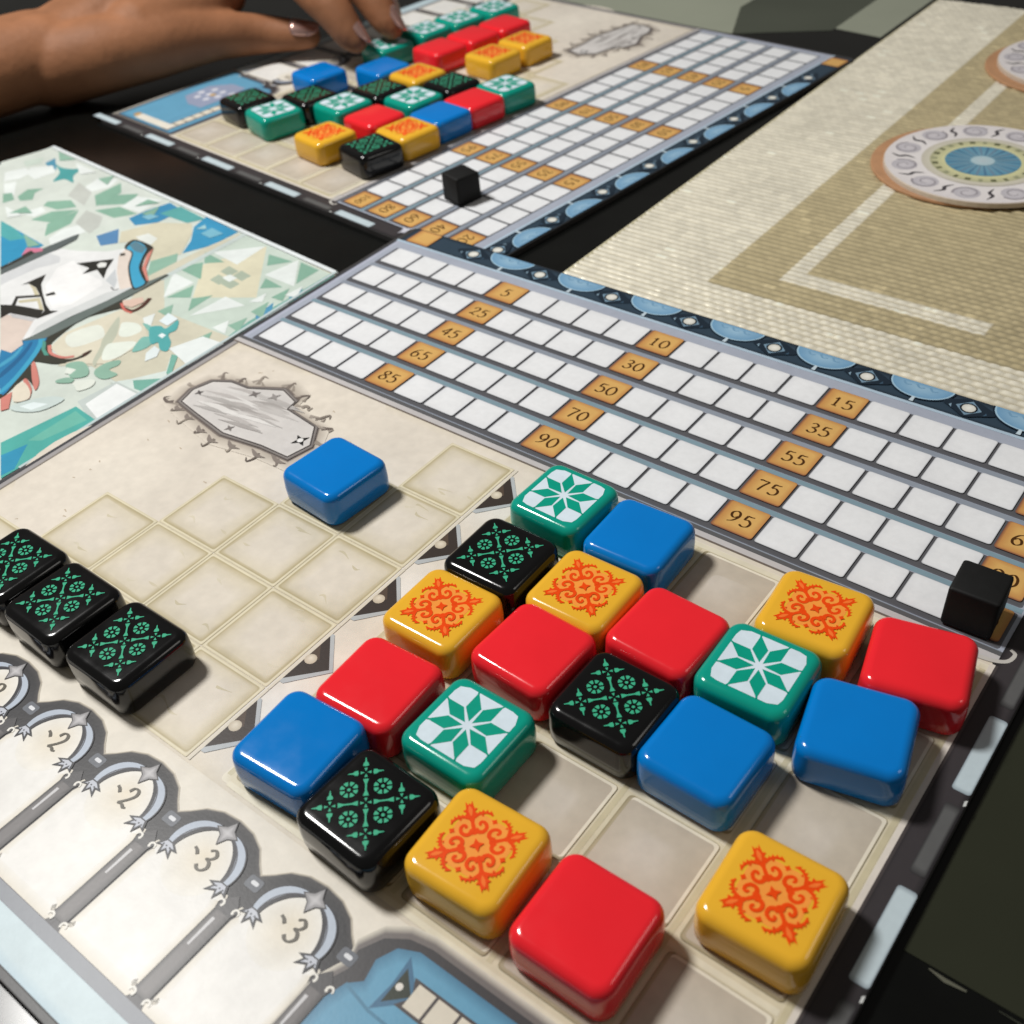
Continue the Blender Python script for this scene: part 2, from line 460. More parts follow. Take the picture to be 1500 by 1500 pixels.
(212,223,218,0,[-2.01,9.46,-1.64,9.04,-1.13,8.26,-1.76,7.56,-0.85,8.49,-0.81,9.37,-1.73,9.36]),
(120,174,160,0,[-1.54,9.05,-0.86,8.51,-0.82,9.25,-1.18,9.28]),
(120,174,160,0,[-1.03,8.34,-1.66,7.64,-1.46,7.59,-0.83,8.35]),
(191,200,197,0,[-2.00,10.48,-1.89,9.32,-0.86,9.33,-0.82,10.85]),
(233,236,236,0,[-1.71,10.44,-1.79,9.39,-0.81,9.40,-0.79,10.69]),
(226,232,231,0,[-1.98,7.49,-1.64,6.56,-0.79,6.50,-0.70,7.81]),
(200,213,210,-1,[-3.38,11.53,-2.94,10.81,-2.40,10.60,-2.50,11.29,-3.08,11.65]),
(228,239,240,0,[-3.16,11.46,-3.00,11.14,-2.59,10.98,-2.74,11.38]),
(87,172,164,0,[-2.14,12.66,-1.84,10.64,-0.74,10.74,-0.82,13.49]),
(60,147,183,0,[-1.66,12.96,-1.49,12.31,-0.87,13.09,-0.92,13.43]),
(112,183,168,0,[-1.61,12.22,-1.67,10.77,-1.06,10.85,-1.31,12.03]),
(120,169,164,0,[-0.63,11.49,-0.60,9.63,-0.61,9.52,-0.47,9.73,-0.46,11.55]),
(63,63,56,-1,[-5.75,8.89,-5.71,8.27,-5.56,6.94,-5.50,6.46,-5.07,6.74,-5.26,7.15,-5.54,7.78,-5.40,8.53,-5.14,9.18,-4.61,9.50,-3.94,9.30,-3.84,8.71,-3.73,9.07,-4.07,9.67,-4.78,9.96,-4.52,10.21,-3.49,10.74,-4.10,10.59,-4.25,10.68,-3.96,11.51,-4.27,11.32,-4.34,10.84,-4.82,10.05,-5.30,9.42]),
(52,123,169,-1,[-6.13,10.14,-5.90,9.57,-6.07,9.49,-5.76,8.86,-5.21,9.44,-4.76,10.08,-4.32,10.85,-4.14,11.40]),
(69,158,192,-1,[-5.75,8.89,-5.21,9.44,-4.76,10.08,-4.32,10.85,-4.14,11.40,-4.32,11.28,-4.53,10.79,-4.99,10.01,-5.42,9.42,-5.81,9.08]),
(46,99,142,-1,[-5.07,10.81,-5.24,10.37,-5.50,9.83,-5.77,9.42,-5.65,9.42,-5.32,9.86,-5.02,10.44,-4.85,10.95]),
(76,156,190,-1,[-5.51,10.54,-5.60,10.10,-5.79,9.72,-5.70,9.70,-5.43,10.14,-5.34,10.64]),
(85,147,133,0,[-5.55,9.14,-5.36,9.17,-5.04,9.41,-4.67,9.54,-4.79,9.61,-5.14,9.47]),
(204,132,122,-1,[-4.67,10.10,-4.70,9.97,-3.75,10.47,-3.47,10.79,-4.03,10.51]),
(204,132,122,-1,[-4.19,10.68,-4.13,10.59,-3.57,10.82,-3.25,11.13,-3.69,10.90]),
(204,132,122,0,[-3.94,11.53,-3.96,11.16,-3.32,11.68,-3.41,11.86]),
(222,213,196,-1,[-4.06,11.06,-4.11,10.73,-3.56,10.88,-3.26,11.14,-3.50,11.42]),
(87,58,51,0.13,[-5.10,6.76,-4.63,6.74,-4.59,6.38,-4.77,5.97]),
(215,188,173,0,[-5.38,6.51,-5.01,6.05,-4.73,6.21,-4.80,6.61,-5.11,6.67]),
(200,109,99,0.08,[-5.29,6.62,-4.87,6.81,-4.53,6.81]),
(204,130,120,0.1,[-5.13,9.21,-4.73,9.44,-4.24,9.40,-3.99,9.19]),
(76,56,49,0,[-3.89,8.99,-3.87,8.73,-3.77,8.86,-3.73,9.07]),
(92,100,100,0,[-10.63,7.30,-10.61,5.56,-10.50,4.64,-10.45,4.46,-10.20,4.75,-10.13,5.80,-10.18,6.73,-10.25,7.54]),
(104,114,111,0,[-6.06,9.54,-6.06,9.23,-5.75,5.79,-5.54,4.75,-5.41,4.73,-5.41,5.97,-5.51,7.80,-5.57,9.04]),
(75,77,69,0,[-5.44,5.82,-5.49,4.76,-5.41,4.73,-5.40,5.75]),
(59,59,55,0,[-10.71,6.91,-10.77,6.44,-10.89,6.00,-10.63,6.04,-10.58,5.59,-10.55,7.35,-10.74,7.24]),
(204,121,146,0,[-10.82,6.42,-11.15,6.01,-10.68,5.74,-10.46,5.85,-10.62,6.07,-10.86,6.03]),
(224,225,225,0,[-10.23,7.56,-10.18,6.73,-10.13,5.80,-10.07,5.44,-9.42,5.25,-8.50,4.77,-8.12,4.32,-7.66,4.38,-7.00,5.03,-5.78,5.81,-5.80,6.76,-5.97,7.89,-6.03,9.25,-6.08,9.53,-5.84,9.60,-5.74,10.05,-6.19,10.11]),
(204,206,208,0,[-10.19,7.58,-10.10,5.82,-9.56,5.79,-9.24,6.05,-9.58,6.70,-9.63,7.60,-9.62,7.94]),
(203,206,206,0,[-6.06,9.23,-6.35,8.80,-6.41,8.07,-6.23,6.44,-5.78,5.81,-5.80,6.76,-5.97,7.89]),
(235,235,235,0,[-8.27,7.23,-9.02,6.29,-8.96,5.71,-7.99,6.04,-6.99,6.06,-6.73,6.25,-6.58,7.46,-6.85,7.94,-7.48,7.67]),
(219,207,197,0,[-7.91,4.75,-8.10,4.33,-7.66,4.38,-7.00,5.03,-5.82,5.81,-6.00,6.13,-7.03,5.48]),
(212,197,187,0,[-7.96,8.99,-7.66,8.82,-6.75,8.66,-6.07,9.49,-5.84,9.60,-5.76,10.04,-6.19,10.11]),
(59,58,53,-1,[-8.40,4.04,-8.33,3.74,-7.39,3.79,-7.23,4.18,-6.58,4.87,-5.66,5.35,-5.56,5.81,-5.82,5.83,-6.97,5.10,-7.67,4.43,-8.15,4.34]),
(204,134,122,0,[-7.15,4.22,-7.32,3.84,-6.46,4.80,-5.69,5.30,-5.70,5.35,-6.50,4.92]),
(69,158,194,-1,[-8.22,4.10,-8.25,3.80,-7.56,3.93,-7.15,4.40,-6.66,4.92,-6.07,5.26,-5.67,5.45,-5.63,5.75,-5.84,5.76,-6.92,5.07,-7.66,4.38,-8.05,4.33]),
(94,130,146,0,[-8.25,3.80,-7.56,3.93,-7.35,4.25,-7.73,4.28,-8.22,4.10]),
(48,48,45,0,[-8.71,5.80,-7.86,4.97,-7.45,5.55,-7.05,5.96,-7.72,5.71,-7.91,6.14,-8.05,5.77]),
(222,223,220,0,[-8.02,5.51,-8.05,5.33,-7.83,5.26,-7.65,5.45,-7.80,5.60]),
(76,73,67,0,[-8.00,4.64,-7.87,4.53,-7.73,4.63,-7.84,4.75]),
(196,200,203,0,[-6.89,6.00,-7.27,5.36,-6.57,5.82,-6.22,6.19,-6.47,6.09]),
(120,121,122,0.05,[-6.39,6.17,-6.15,6.24,-6.08,6.11]),
(196,188,160,0,[-8.89,7.41,-8.46,7.44,-7.92,7.67,-8.05,7.75,-8.51,7.53]),
(196,188,160,0,[-8.24,8.20,-7.79,7.74,-7.01,8.13,-7.14,8.19,-7.68,7.91,-8.08,8.27]),
(50,49,46,0,[-9.03,7.57,-8.95,6.75,-8.52,7.21,-8.02,7.50,-7.28,7.88,-6.82,8.04,-6.59,7.92,-6.75,8.54,-6.98,8.13,-7.81,7.70,-8.47,7.43,-8.90,7.40]),
(50,49,46,0,[-8.55,8.08,-7.92,7.61,-7.81,7.69,-8.39,8.15]),
(50,49,46,0,[-8.16,8.49,-8.55,8.08,-8.40,8.09,-8.00,8.48]),
(50,49,46,0,[-8.51,8.64,-8.09,8.42,-7.02,8.13,-6.73,8.51,-7.79,8.78,-7.76,9.11]),
(50,49,46,0,[-7.83,7.52,-7.72,7.28,-7.53,7.37,-7.70,7.57]),
(191,191,192,0,[-7.76,8.80,-6.79,8.55,-6.75,8.70,-7.49,8.89]),
]
# ------------------------------------------------------------------ table (setting)
def table():
    t = empty('table_top')
    tag(t, kind='structure')
    o = prism('black_surface', [(-60, -70), (60, -70), (60, 45), (-60, 45)], -1.5, 0.0, M['table'], t)
    # near-right panel, its greenish colour a painted table reflection, its edge a worn pale line
    p = prism('reflection_tint_panel', [(20.9, -1.0), (42, -1.0), (42, 12.36), (20.9, 12.30)], -0.01, 0.012, M['glass'], t)
    a = Art(0.014)
    a.stroke([(21.30, 12.36), (21.55, 12.40), (21.85, 12.38)], [.02, .07, .03], (92, 92, 80))
    a.stroke([(22.3, 12.39), (23.2, 12.42), (26, 12.44)], [.01, .035, .02], (66, 68, 58))
    a.build('worn_edge', M['print'], t)
    # flat panels beyond the far board, table reflections painted as pale and dim colour
    prism('reflection_tint_panel', [(-40, -24.0), (-24.5, -22.3), (-1.15, -22.5), (-2.6, -25.9), (-2.6, -60), (-40, -60)], -0.01, 0.012, M['pale_reflection'], t)
    prism('reflection_tint_panel', [(-1.13, -22.5), (2.44, -24.6), (2.09, -60), (-2.59, -60), (-2.59, -25.9)], -0.01, 0.012, M['dim_reflection'], t)
    prism('reflection_tint_panel', [(2.45, -24.9), (4.6, -24.6), (4.6, -30), (4.4, -60), (2.1, -60)], -0.01, 0.012, M['pale_reflection'], t)
table()

# ------------------------------------------------------------------ woven placemat
def placemat():
    X0, X1, Y1, Y0 = 4.95, 21.4, -1.19, -30.0
    r = empty('woven_placemat', W(X0, Y1, 0))
    tag(r, 'metallic gold woven placemat with khaki centre and pale stripe frame', 'placemat')
    px, py = 0.32, 0.245
    nx = int((X1 - X0) / (px / 5)); ny = int((Y1 - Y0) / (py / 6))
    light = lin((244, 238, 220)); khaki = lin((203, 188, 149)); gap = lin((184, 173, 144))
    gold = lin((222, 206, 150))
    v = []; c = []; f = []
    rnd = random.Random(3)
    jit = [rnd.uniform(-1, 1) for _ in range(4000)]
    for j in range(ny + 1):
        y = Y1 + (Y0 - Y1) * j / ny
        for i in range(nx + 1):
            x = X0 + (X1 - X0) * i / nx
            rib = abs(math.sin(math.pi * y / py))
            row = int(-y / py)
            bead = abs(math.sin(math.pi * (x / px + 0.5 * (row % 2))))
            dx, dy = x - X0, Y1 - y
            border = dx < 3.8 or dy < 1.95
            in_stripe = (5.46 <= dx <= 6.0 and dy > 3.05) or (3.05 <= dy <= 3.75 and dx > 5.46 and dx < 11.2)
            w_b = 0.25 if border else 0.30 + 0.5 * max(0.0, min(1.0, (dx - 6.0) / 6.0 - (dy - 4) / 9.0))
            if border and dy < 3.2: w_b = min(0.8, 0.25 + max(0.0, (dx - 2.0)) * 0.12)
            h = 0.055 * (rib ** 0.6) * ((1 - w_b) + w_b * bead ** 0.7)
            h += 0.012 * jit[(row * 37 + int(x / px) * 11) % 4000] * rib
            if in_stripe: h += 0.008
            z = 0.07 + h
            base = light if (border or in_stripe) else khaki
            gapc = gap if (border or in_stripe) else tuple(q_ * .55 for q_ in gap)
            k = min(1.0, (rib ** 0.5) * (0.45 + 0.55 * ((1 - w_b) + w_b * bead)) * 1.15)
            t = jit[(row * 53 + int(x / px) * 7 + 5) % 4000]
            t = 0.22 if t > 0.96 else t * 0.09  # a few beads painted brighter to stand in for metallic glints
            cc = tuple(min(1, (gapc[q] * (1 - k) + base[q] * k) * (1 + t)) for q in range(3))
            v.append(((x - X0) * U, -(y - Y1) * U, z * U)); c.append(cc)
    for j in range(ny):
        for i in range(nx):
            a = j * (nx + 1) + i
            f.append((a, a + 1, a + nx + 2, a + nx + 1))
    m, nt, bs = new_mat('gold_weave')
    at = nt.nodes.new('ShaderNodeAttribute'); at.attribute_name = 'Col'
    s = noise_mul(nt, at.outputs['Color'], 25.0, 0.92, 1.06)
    nt.links.new(s, bs.inputs['Base Color'])
    bs.inputs['Metallic'].default_value = 0.2
    bs.inputs['Roughness'].default_value = 0.26
    me = bpy.data.meshes.new('weave')
    me.from_pydata(v, [], f)
    ca = me.color_attributes.new('Col', 'FLOAT_COLOR', 'POINT')
    flat = [q for col in c for q in (*col, 1.0)]
    ca.data.foreach_set('color', flat)
    for p in me.polygons: p.use_smooth = True
    me.materials.append(m)
    o = link(bpy.data.objects.new('weave', me), r)
    o['kind'] = 'stuff'
    # backing cloth that closes the underside and the hem
    k = solid_mat('mat_backing', (120, 110, 76), 0.8)
    prism('backing', [(0.02, -0.02), (X1 - X0 - .02, -0.02), (X1 - X0 - .02, Y0 - Y1 + .02), (0.02, Y0 - Y1 + .02)], 0.0, 0.065, k, r)
    # hem cord along the two edges that show
    hv = []; hf = []
    path = [(0.0, Y0 - Y1 + 20 * 0, .06)]
    n = 90
    for k_ in range(n + 1):
        yy = (Y0 - Y1) * k_ / n
        for a in range(6):
            an = a * math.pi / 3
            hv.append(((0.0 + 0.05 * math.cos(an)) * U, -yy * U, (0.075 + 0.05 * math.sin(an)) * U))
    for k_ in range(n):
        for a in range(6):
            b = (a + 1) % 6
            hf.append((k_ * 6 + a, k_ * 6 + b, (k_ + 1) * 6 + b, (k_ + 1) * 6 + a))
    mesh_obj('hem', hv, hf, solid_mat('mat_hem', (214, 206, 172), 0.5), r, True)
placemat()

# ------------------------------------------------------------------ round factory discs on the mat
def spiral(cx, cy, r0, turns, a0, s=1, n=18):
    return [(cx + r0 * (1 - .8 * k / n) * math.cos(a0 + s * turns * 2 * math.pi * k / n), cy + r0 * (1 - .8 * k / n) * math.sin(a0 + s * turns * 2 * math.pi * k / n)) for k in range(n + 1)]

def disc(cx, cy, label, rot):
    z = 0.14
    o = empty('round_display_disc', W(cx, cy, z))
    o.rotation_euler = (0, 0, rot)
    tag(o, label, 'disc', 'round tile display discs')
    R = 3.02
    prism('base_disc', circ(-0.34, -0.16, R + 0.06, 64), 0.0, 0.09, M['disc_edge'], o, 0.02)
    prism('card_disc', circ(0, 0, R, 64), 0.09, 0.25, solid_mat('disc_rim', (198, 184, 168), 0.6), o, 0.02)
    a = Art(0.251)
    a.rings([circ(0, 0, R - .03, 64), circ(0, 0, 1.85, 64)], [(218, 212, 212), (226, 221, 220)])
    for k in range(11):
        t = 2 * math.pi * k / 11
        p = (2.42 * math.cos(t), 2.42 * math.sin(t))
        a.fan(circ(p[0], p[1], 0.40, 18), p, (184, 180, 186), (205, 200, 204))
        a.stroke(spiral(p[0], p[1], 0.43, 1.35, t + 1.2, 1 if k % 2 else -1), .07, (146, 140, 146), .03)
        tm = t + math.pi / 11
        q = [((2.42 + dr) * math.cos(tm + da), (2.42 + dr) * math.sin(tm + da)) for dr, da in ((-.38, -.06), (-.1, .015), (.12, -.015), (.38, .06))]
        a.stroke(crom(q, 4), [.02 + .1 * math.sin(math.pi * i / 12) for i in range(13)], (70, 66, 70))
    a.rings([circ(0, 0, 1.86, 64), circ(0, 0, 1.62, 64)], [(196, 190, 176), (206, 201, 184)])
    a.rings([circ(0, 0, 1.60, 64), circ(0, 0, 1.2, 64)], [(176, 174, 142), (208, 206, 160)])
    for k in range(24):
        t = 2 * math.pi * k / 24
        w = .085 if k % 2 else .06
        pts = [(1.46 * math.cos(t) + u * math.cos(t) - w_ * math.sin(t), 1.46 * math.sin(t) + u * math.sin(t) + w_ * math.cos(t)) for u, w_ in ((-.09, -w), (.09, -w), (.09, w), (-.09, w))]
        a.poly(pts, (104, 106, 78) if k % 3 else (150, 152, 122))
    a.fan(circ(0, 0, 1.14, 48), (0, 0), (92, 146, 172), (132, 170, 186))
    for k in range(26):
        t = 2 * math.pi * k / 26
        a.stroke([(0.4 * math.cos(t), 0.4 * math.sin(t)), (1.1 * math.cos(t), 1.1 * math.sin(t))], .035, (112, 138, 160) if k % 2 else (80, 120, 150), .09)
    a.fan(circ(0, 0, 0.36, 24), (0, 0), (172, 198, 206), (182, 196, 202))
    a.build('printed_face', M['print'], o)
disc(12.62, -13.75, 'round disc with blue centre and scrolled white rim, lying nearest on the gold mat', 0.3)
disc(12.72, -24.0, 'round disc cut off at the right picture edge, farther up the gold mat', 1.1)

# ------------------------------------------------------------------ player boards
GOLD = {5: (5, 25, 45, 65, 85), 10: (10, 30, 50, 70, 90), 15: (15, 35, 55, 75, 95), 20: (20, 40, 60, 80, 100)}
WX, WY, WP, WG = 10.445, 6.60, 1.912, 0.325
PX, PY, PPX, PPY = 0.218, 6.74, 1.858, 1.905
ROW_H, ROW_0, CELL_H = 1.222, 0.17, 0.90

def star4(cx, cy, r, rot=0.0, k=0.36):
    return [(cx + (r if i % 2 == 0 else r * k) * math.cos(rot + i * math.pi / 4), cy + (r if i % 2 == 0 else r * k) * math.sin(rot + i * math.pi / 4)) for i in range(8)]

def make_board():
    b = empty('player_board')
    Z = T
    out = rrect(10.12, 9.70, 21.32, 21.70, 0.25)
    prism('body', out, 0.0, T, M['board'], b, 0.02)
    # ---- parchment field
    a = Art(Z + .002, .0001)
    pc = (221, 212, 199)
    a.rings([rrect(9.93, 11.34, 20.3, 9.95, .1), rrect(9.93, 11.3, 19.6, 9.2, .5)], [(214, 204, 186), pc])
    for (x, y, r, c) in ((4, 8, 2.0, (226, 217, 203)), (1.5, 12, 2.2, (226, 218, 205)), (10.0, 11, 1.0, (231, 226, 220)), (10.0, 8, 1.0, (231, 226, 219)), (9.9, 14.6, 1.0, (228, 224, 218)), (16, 16.4, .3, pc)):
        a.fan(circ(x, y, r, 28), (x, y), pc, c)
    rnd = random.Random(11)
    for k in range(46):                                   # specks and faint stains in the paper
        x, y = rnd.uniform(.2, 9.6), rnd.uniform(6.8, 16)
        a.stroke([(x, y), (x + rnd.uniform(-.12, .12), y + rnd.uniform(-.06, .06))], .02, (188, 172, 150), .035)
    a.build('parchment_field', M['print_soft'], b)
    # ---- lower field behind the floor line
    a = Art(Z + .0002, .0003)
    a.rings([rrect(9.93, 17.8, 20.3, 4.0, .1), rrect(9.93, 17.9, 19.6, 2.7, .3)], [(216, 206, 188), (226, 219, 206)])
    a.rings([rrect(7.2, 20.02, 14.9, .75, .1), rrect(7.2, 20.02, 14.5, .4, .1)], [(172, 196, 208), (190, 208, 214)])
    a.stroke([(-.3, 20.47), (20.4, 20.47)], .10, (38, 38, 40))
    a.build('lower_field', M['print_soft'], b)
    # ---- score panel
    a = Art(Z + .003)
    a.rings([rrect(10.05, 2.98, 20.98, 6.52, .12), rrect(10.05, 2.98, 20.7, 6.25, .1)], [(160, 166, 182), (164, 170, 184)])
    for r in range(5):
        y = ROW_0 + r * ROW_H
        a.rings([rrect(10.0, y + .515, 20.12, 1.05, .06), rrect(10.0, y + .50, 20.02, .98, .06)], [(96, 98, 106), (88, 88, 92)])
        a.stroke([(-.1, y + 1.12), (20.1, y + 1.12)], .14, (126, 150, 162) if r in (2, 3) else (140, 148, 160))
    a.stroke([(-.42, -.24), (20.4, -.24)], .10, (172, 192, 208))
    a.stroke([(-.42, 6.19), (20.2, 6.19)], .12, (92, 92, 94))
    a.stroke([(-.42, 6.32), (20.2, 6.32)], .15, (190, 186, 186))
    a.stroke([(-.42, 6.42), (20.2, 6.42)], .05, (112, 102, 94))
    a.build('score_panel', M['print'], b)
    # ---- score squares, each one a piece
    w = Art(0.0)
    w.rings([rrect(0, 0, .93, CELL_H, .06), rrect(0.0, -.01, .88, CELL_H - .05, .06), rrect(0, -.02, .6, .6, .05)], [(176, 178, 182), (222, 223, 226), (228, 229, 231)])
    w0 = w.build('score_square', M['print'], b); COL.objects.unlink(w0)
    g = Art(0.0)
    g.rings([rrect(0, 0, .95, CELL_H + .02, .06), rrect(0.03, -.025, .87, CELL_H - .05, .06), rrect(.06, -.05, .56, .56, .08)], [(124, 78, 66), (194, 140, 82), (212, 168, 100)])
    g0 = g.build('score_square', M['print'], b); COL.objects.unlink(g0)
    for r in range(5):
        for n in range(1, 21):
            cx, cy = n - .48, ROW_0 + r * ROW_H + CELL_H / 2
            o = (g0 if n % 5 == 0 else w0).copy()
            link(o, b)
            o.location = (cx * U, -cy * U, (Z + .028) * U)
            if n % 5 == 0:
                num = Art(0.003, .0002)
                write(num, str(GOLD[n][r]), 0.0, 0.0, .40 if GOLD[n][r] < 100 else .30, (74, 44, 16))
                num.build('numeral', M['print'], o)
    o = g0.copy(); link(o, b); o.location = (.30 * U, .68 * U, (Z + .028) * U); o.scale = (.9, .85, 1)
    # ---- medallion border along the top
    a = Art(Z + .003)
    a.rings([rrect(10.1, -.70, 20.9, .84, .1), rrect(10.1, -.68, 20.6, .55, .1)], [(34, 44, 54), (50, 66, 80)])
    for k in range(8):
        x = 2.24 + 2.46 * k
        a.poly(crom([(x - .62, -.72), (x - .3, -.50), (x, -.34), (x + .3, -.5), (x + .62, -.72), (x + .3, -.95), (x, -1.06), (x - .3, -.95)], 3, True), (32, 44, 56))
        a.poly([(x - .30, -.70), (x, -.40), (x + .30, -.70), (x, -1.0)], (120, 148, 168))
        a.poly([(x - .24, -.70), (x, -.46), (x + .24, -.70), (x, -.94)], (92, 120, 142))
        a.poly(circ(x, -.70, .20, 16), (26, 32, 40))
        a.fan(circ(x, -.70, .155, 16), (x, -.72), (206, 205, 196), (232, 231, 224))
        a.poly([(x - .44, -.62), (x - .36, -.55), (x - .40, -.70)], (132, 158, 176))
        a.poly([(x + .44, -.62), (x + .36, -.55), (x + .40, -.70)], (60, 84, 104))
        xd = x + 1.24
        top = -1.10
        a.poly([(xd + .80 * math.cos(t), top + .66 * math.sin(t)) for t in [math.pi * i / 20 for i in range(21)]], (24, 36, 50))
        loop = [(xd + .74 * math.cos(t), top + .60 * math.sin(t)) for t in [math.pi * i / 20 for i in range(21)]]
        a.fan(loop, (xd, top + .2), (108, 152, 186), (150, 184, 206))
        a.stroke(loop, .04, (158, 190, 210))
        for dx in (-.34, -.02, .3):
            a.stroke(crom([(xd + dx - .1, top + .08), (xd + dx, top + .2), (xd + dx + .12, top + .16)], 4), .06, (112, 152, 182), .03)
        a.stroke([(xd, -.50), (xd, -.30)], .07, (190, 206, 216), .10)
    a.build('medallion_border', M['print'], b)
    # ---- right frame with light insets
    a = Art(Z + .010)
    a.rings([rrect(20.45, 11.45, .62, 17.9, .1), rrect(20.45, 11.45, .40, 17.5, .1)], [(40, 38, 40), (60, 56, 58)])
    a.stroke([(20.10, 6.5), (20.10, 16.3)], .10, (214, 206, 196))
    a.stroke([(20.17, 6.5), (20.17, 16.3)], .05, (72, 66, 66))
    a.build('side_frame', M['print'], b)
    for k in range(5):
        y = 4.66 + 3.86 * k
        i = Art(Z + .014)
        i.rings([rrect(20.605, y, .31, 1.78, .06), rrect(20.605, y, .24, 1.6, .05)], [(140, 152, 160), (188, 202, 208)])
        i.build('frame_inset', M['print'], b)
        if k < 4:
            i = Art(Z + .014)
            i.rings([rrect(20.605, y + 1.93, .25, 1.5, .06), rrect(20.605, y + 1.93, .16, 1.2, .05)], [(54, 53, 54), (92, 92, 92)])
            i.poly([(20.72, y + 1.02), (20.76, y + .98), (20.77, y + 1.10), (20.73, y + 1.13)], (200, 202, 200))
            i.build('frame_stud', M['print'], b)
    # ---- corner scroll where the frame meets the score panel
    a = Art(Z + .016)
    a.stroke(crom([(19.7, 6.46), (20.05, 6.42), (20.28, 6.30), (20.34, 6.08), (20.24, 6.0)], 5), .10, (190, 186, 180), .06)
    a.poly(circ(20.20, 2.6, .18, 12), (170, 172, 184)); a.poly(star4(20.20, 2.6, .3, .4), (198, 198, 208))
    a.build('corner_scroll', M['print'], b)
    # ---- left frame
    a = Art(Z + .004)
    a.stroke([(-.42, -.2), (-.42, 20.3)], .10, (66, 66, 70))
    a.stroke([(-.30, -.2), (-.30, 6.3)], .10, (176, 180, 196))
    a.stroke([(-.30, 6.4), (-.30, 20.3)], .14, (158, 154, 154))
    a.stroke([(-.21, 6.45), (-.21, 16.3)], .05, (128, 120, 112))
    a.build('left_frame', M['print'], b)
    # ---- name cartouche
    a = Art(Z + .012)
    inner = [(.70, 8.12), (1.15, 7.87), (1.74, 7.84), (2.60, 7.40), (3.24, 7.60), (3.30, 7.93), (4.42, 8.08), (4.86, 8.66), (4.72, 9.28), (3.84, 9.31), (2.67, 9.48), (1.5, 9.30), (.70, 9.16), (.54, 8.65)]
    cx, cy = 2.75, 8.5
    outer = [(cx + (x - cx) * 1.07, cy + (y - cy) * 1.15) for x, y in inner]
    soft = [(cx + (x - cx) * 1.2, cy + (y - cy) * 1.5) for x, y in inner]
    n0 = len(inner)
    a.rings([soft, outer], [pc, (182, 172, 160)], fill=False)
    a.poly(outer, (126, 116, 110))
    thorn = [(.34, 9.38, 200), (.30, 8.55, 185), (.72, 7.80, 235), (1.25, 7.62, 300), (1.75, 7.42, 250), (2.6, 7.10, 270), (3.2, 7.3, 320), (3.6, 7.55, 350), (4.3, 7.72, 300), (4.75, 7.95, 330), (5.0, 8.5, 10), (4.7, 9.6, 60), (4.1, 9.72, 110), (3.3, 9.82, 80), (2.66, 9.95, 100), (2.1, 9.82, 140), (1.4, 9.62, 100), (.85, 9.5, 140)]
    for k, (x, y, an) in enumerate(thorn):
        t = math.radians(an)
        sc_ = (1.0, .55, .8, .45)[k % 4]
        px_, py_ = cx + (x - cx) * .93, cy + (y - cy) * .86
        x, y = cx + (x - cx) * .985, cy + (y - cy) * .97
        q = (x + .24 * sc_ * math.cos(t), y + .24 * sc_ * math.sin(t))
        col = ((112, 102, 96), (150, 140, 130), (130, 120, 112))[k % 3]
        a.stroke(crom([(px_, py_), (x, y), q, (q[0] + .16 * sc_ * math.cos(t + 1.9), q[1] + .16 * sc_ * math.sin(t + 1.9))], 4), .14 if k < 11 else .09, col, .02)
        if k >= 11:
            a.stroke(crom([(px_ - .25, py_ - .04), (x - .05, y - .06), (x + .2, y - .1)], 4), [.03, .06, .09, .11, .12, .10, .07, .04, .02], (138, 128, 121))
            continue
        a.stroke(crom([(px_ - .2, py_), (x - .1 + .1 * math.cos(t + .8), y + .10 * math.sin(t + .8))], 4), .12, (164, 154, 144), .02)
        a.stroke(crom([(px_ + .22, py_), (x + .15 + .1 * math.cos(t - .8), y + .06 * math.sin(t - .8))], 4), .10, (156, 146, 136), .02)
    a.rings([[(cx + (x - cx) * 1.05, cy + (y - cy) * 1.10) for x, y in inner], [(cx + (x - cx) * .99, cy + (y - cy) * .99) for x, y in inner]], [(96, 88, 85), (168, 162, 158)])
    a.rings([inner, [(cx + (x - cx) * .95, cy + (y - cy) * .93) for x, y in inner]], [(218, 213, 208), (208, 204, 201)])
    rr = random.Random(5)
    for k in range(30):
        y = 7.95 + 1.25 * k / 30 + rr.uniform(-.03, .03)
        x = rr.uniform(.85, 2.4)
        g_ = rr.choice([(180, 176, 173), (192, 188, 185), (222, 219, 216), (168, 163, 160), (214, 211, 208), (186, 181, 178)])
        ln = rr.uniform(.5, .8)
        q_ = crom([(x, y), (x + ln, y - .14), (x + 2 * ln, y - .2)], 3)
        n_ = len(q_)
        a.stroke(q_, [.13 * math.sin(math.pi * (i_ + .3) / (n_ - .4)) ** 2 + .008 for i_ in range(n_)], g_)
    for x, y, r, c in ((.80, 8.65, .13, (92, 86, 86)), (2.10, 7.93, .17, (120, 114, 112)), (2.63, 7.74, .18, (150, 145, 143)), (2.66, 9.26, .14, (120, 114, 112)), (4.52, 8.66, .24, (30, 28, 28))):
        a.poly(star4(x, y, r, .5), c)
    a.poly(circ(4.52, 8.66, .08, 10), (236, 234, 232))
    a.stroke([(p[0], p[1]) for p in inner], .035, (84, 78, 77), closed=True)
    a.build('name_cartouche', M['print_soft'], b)
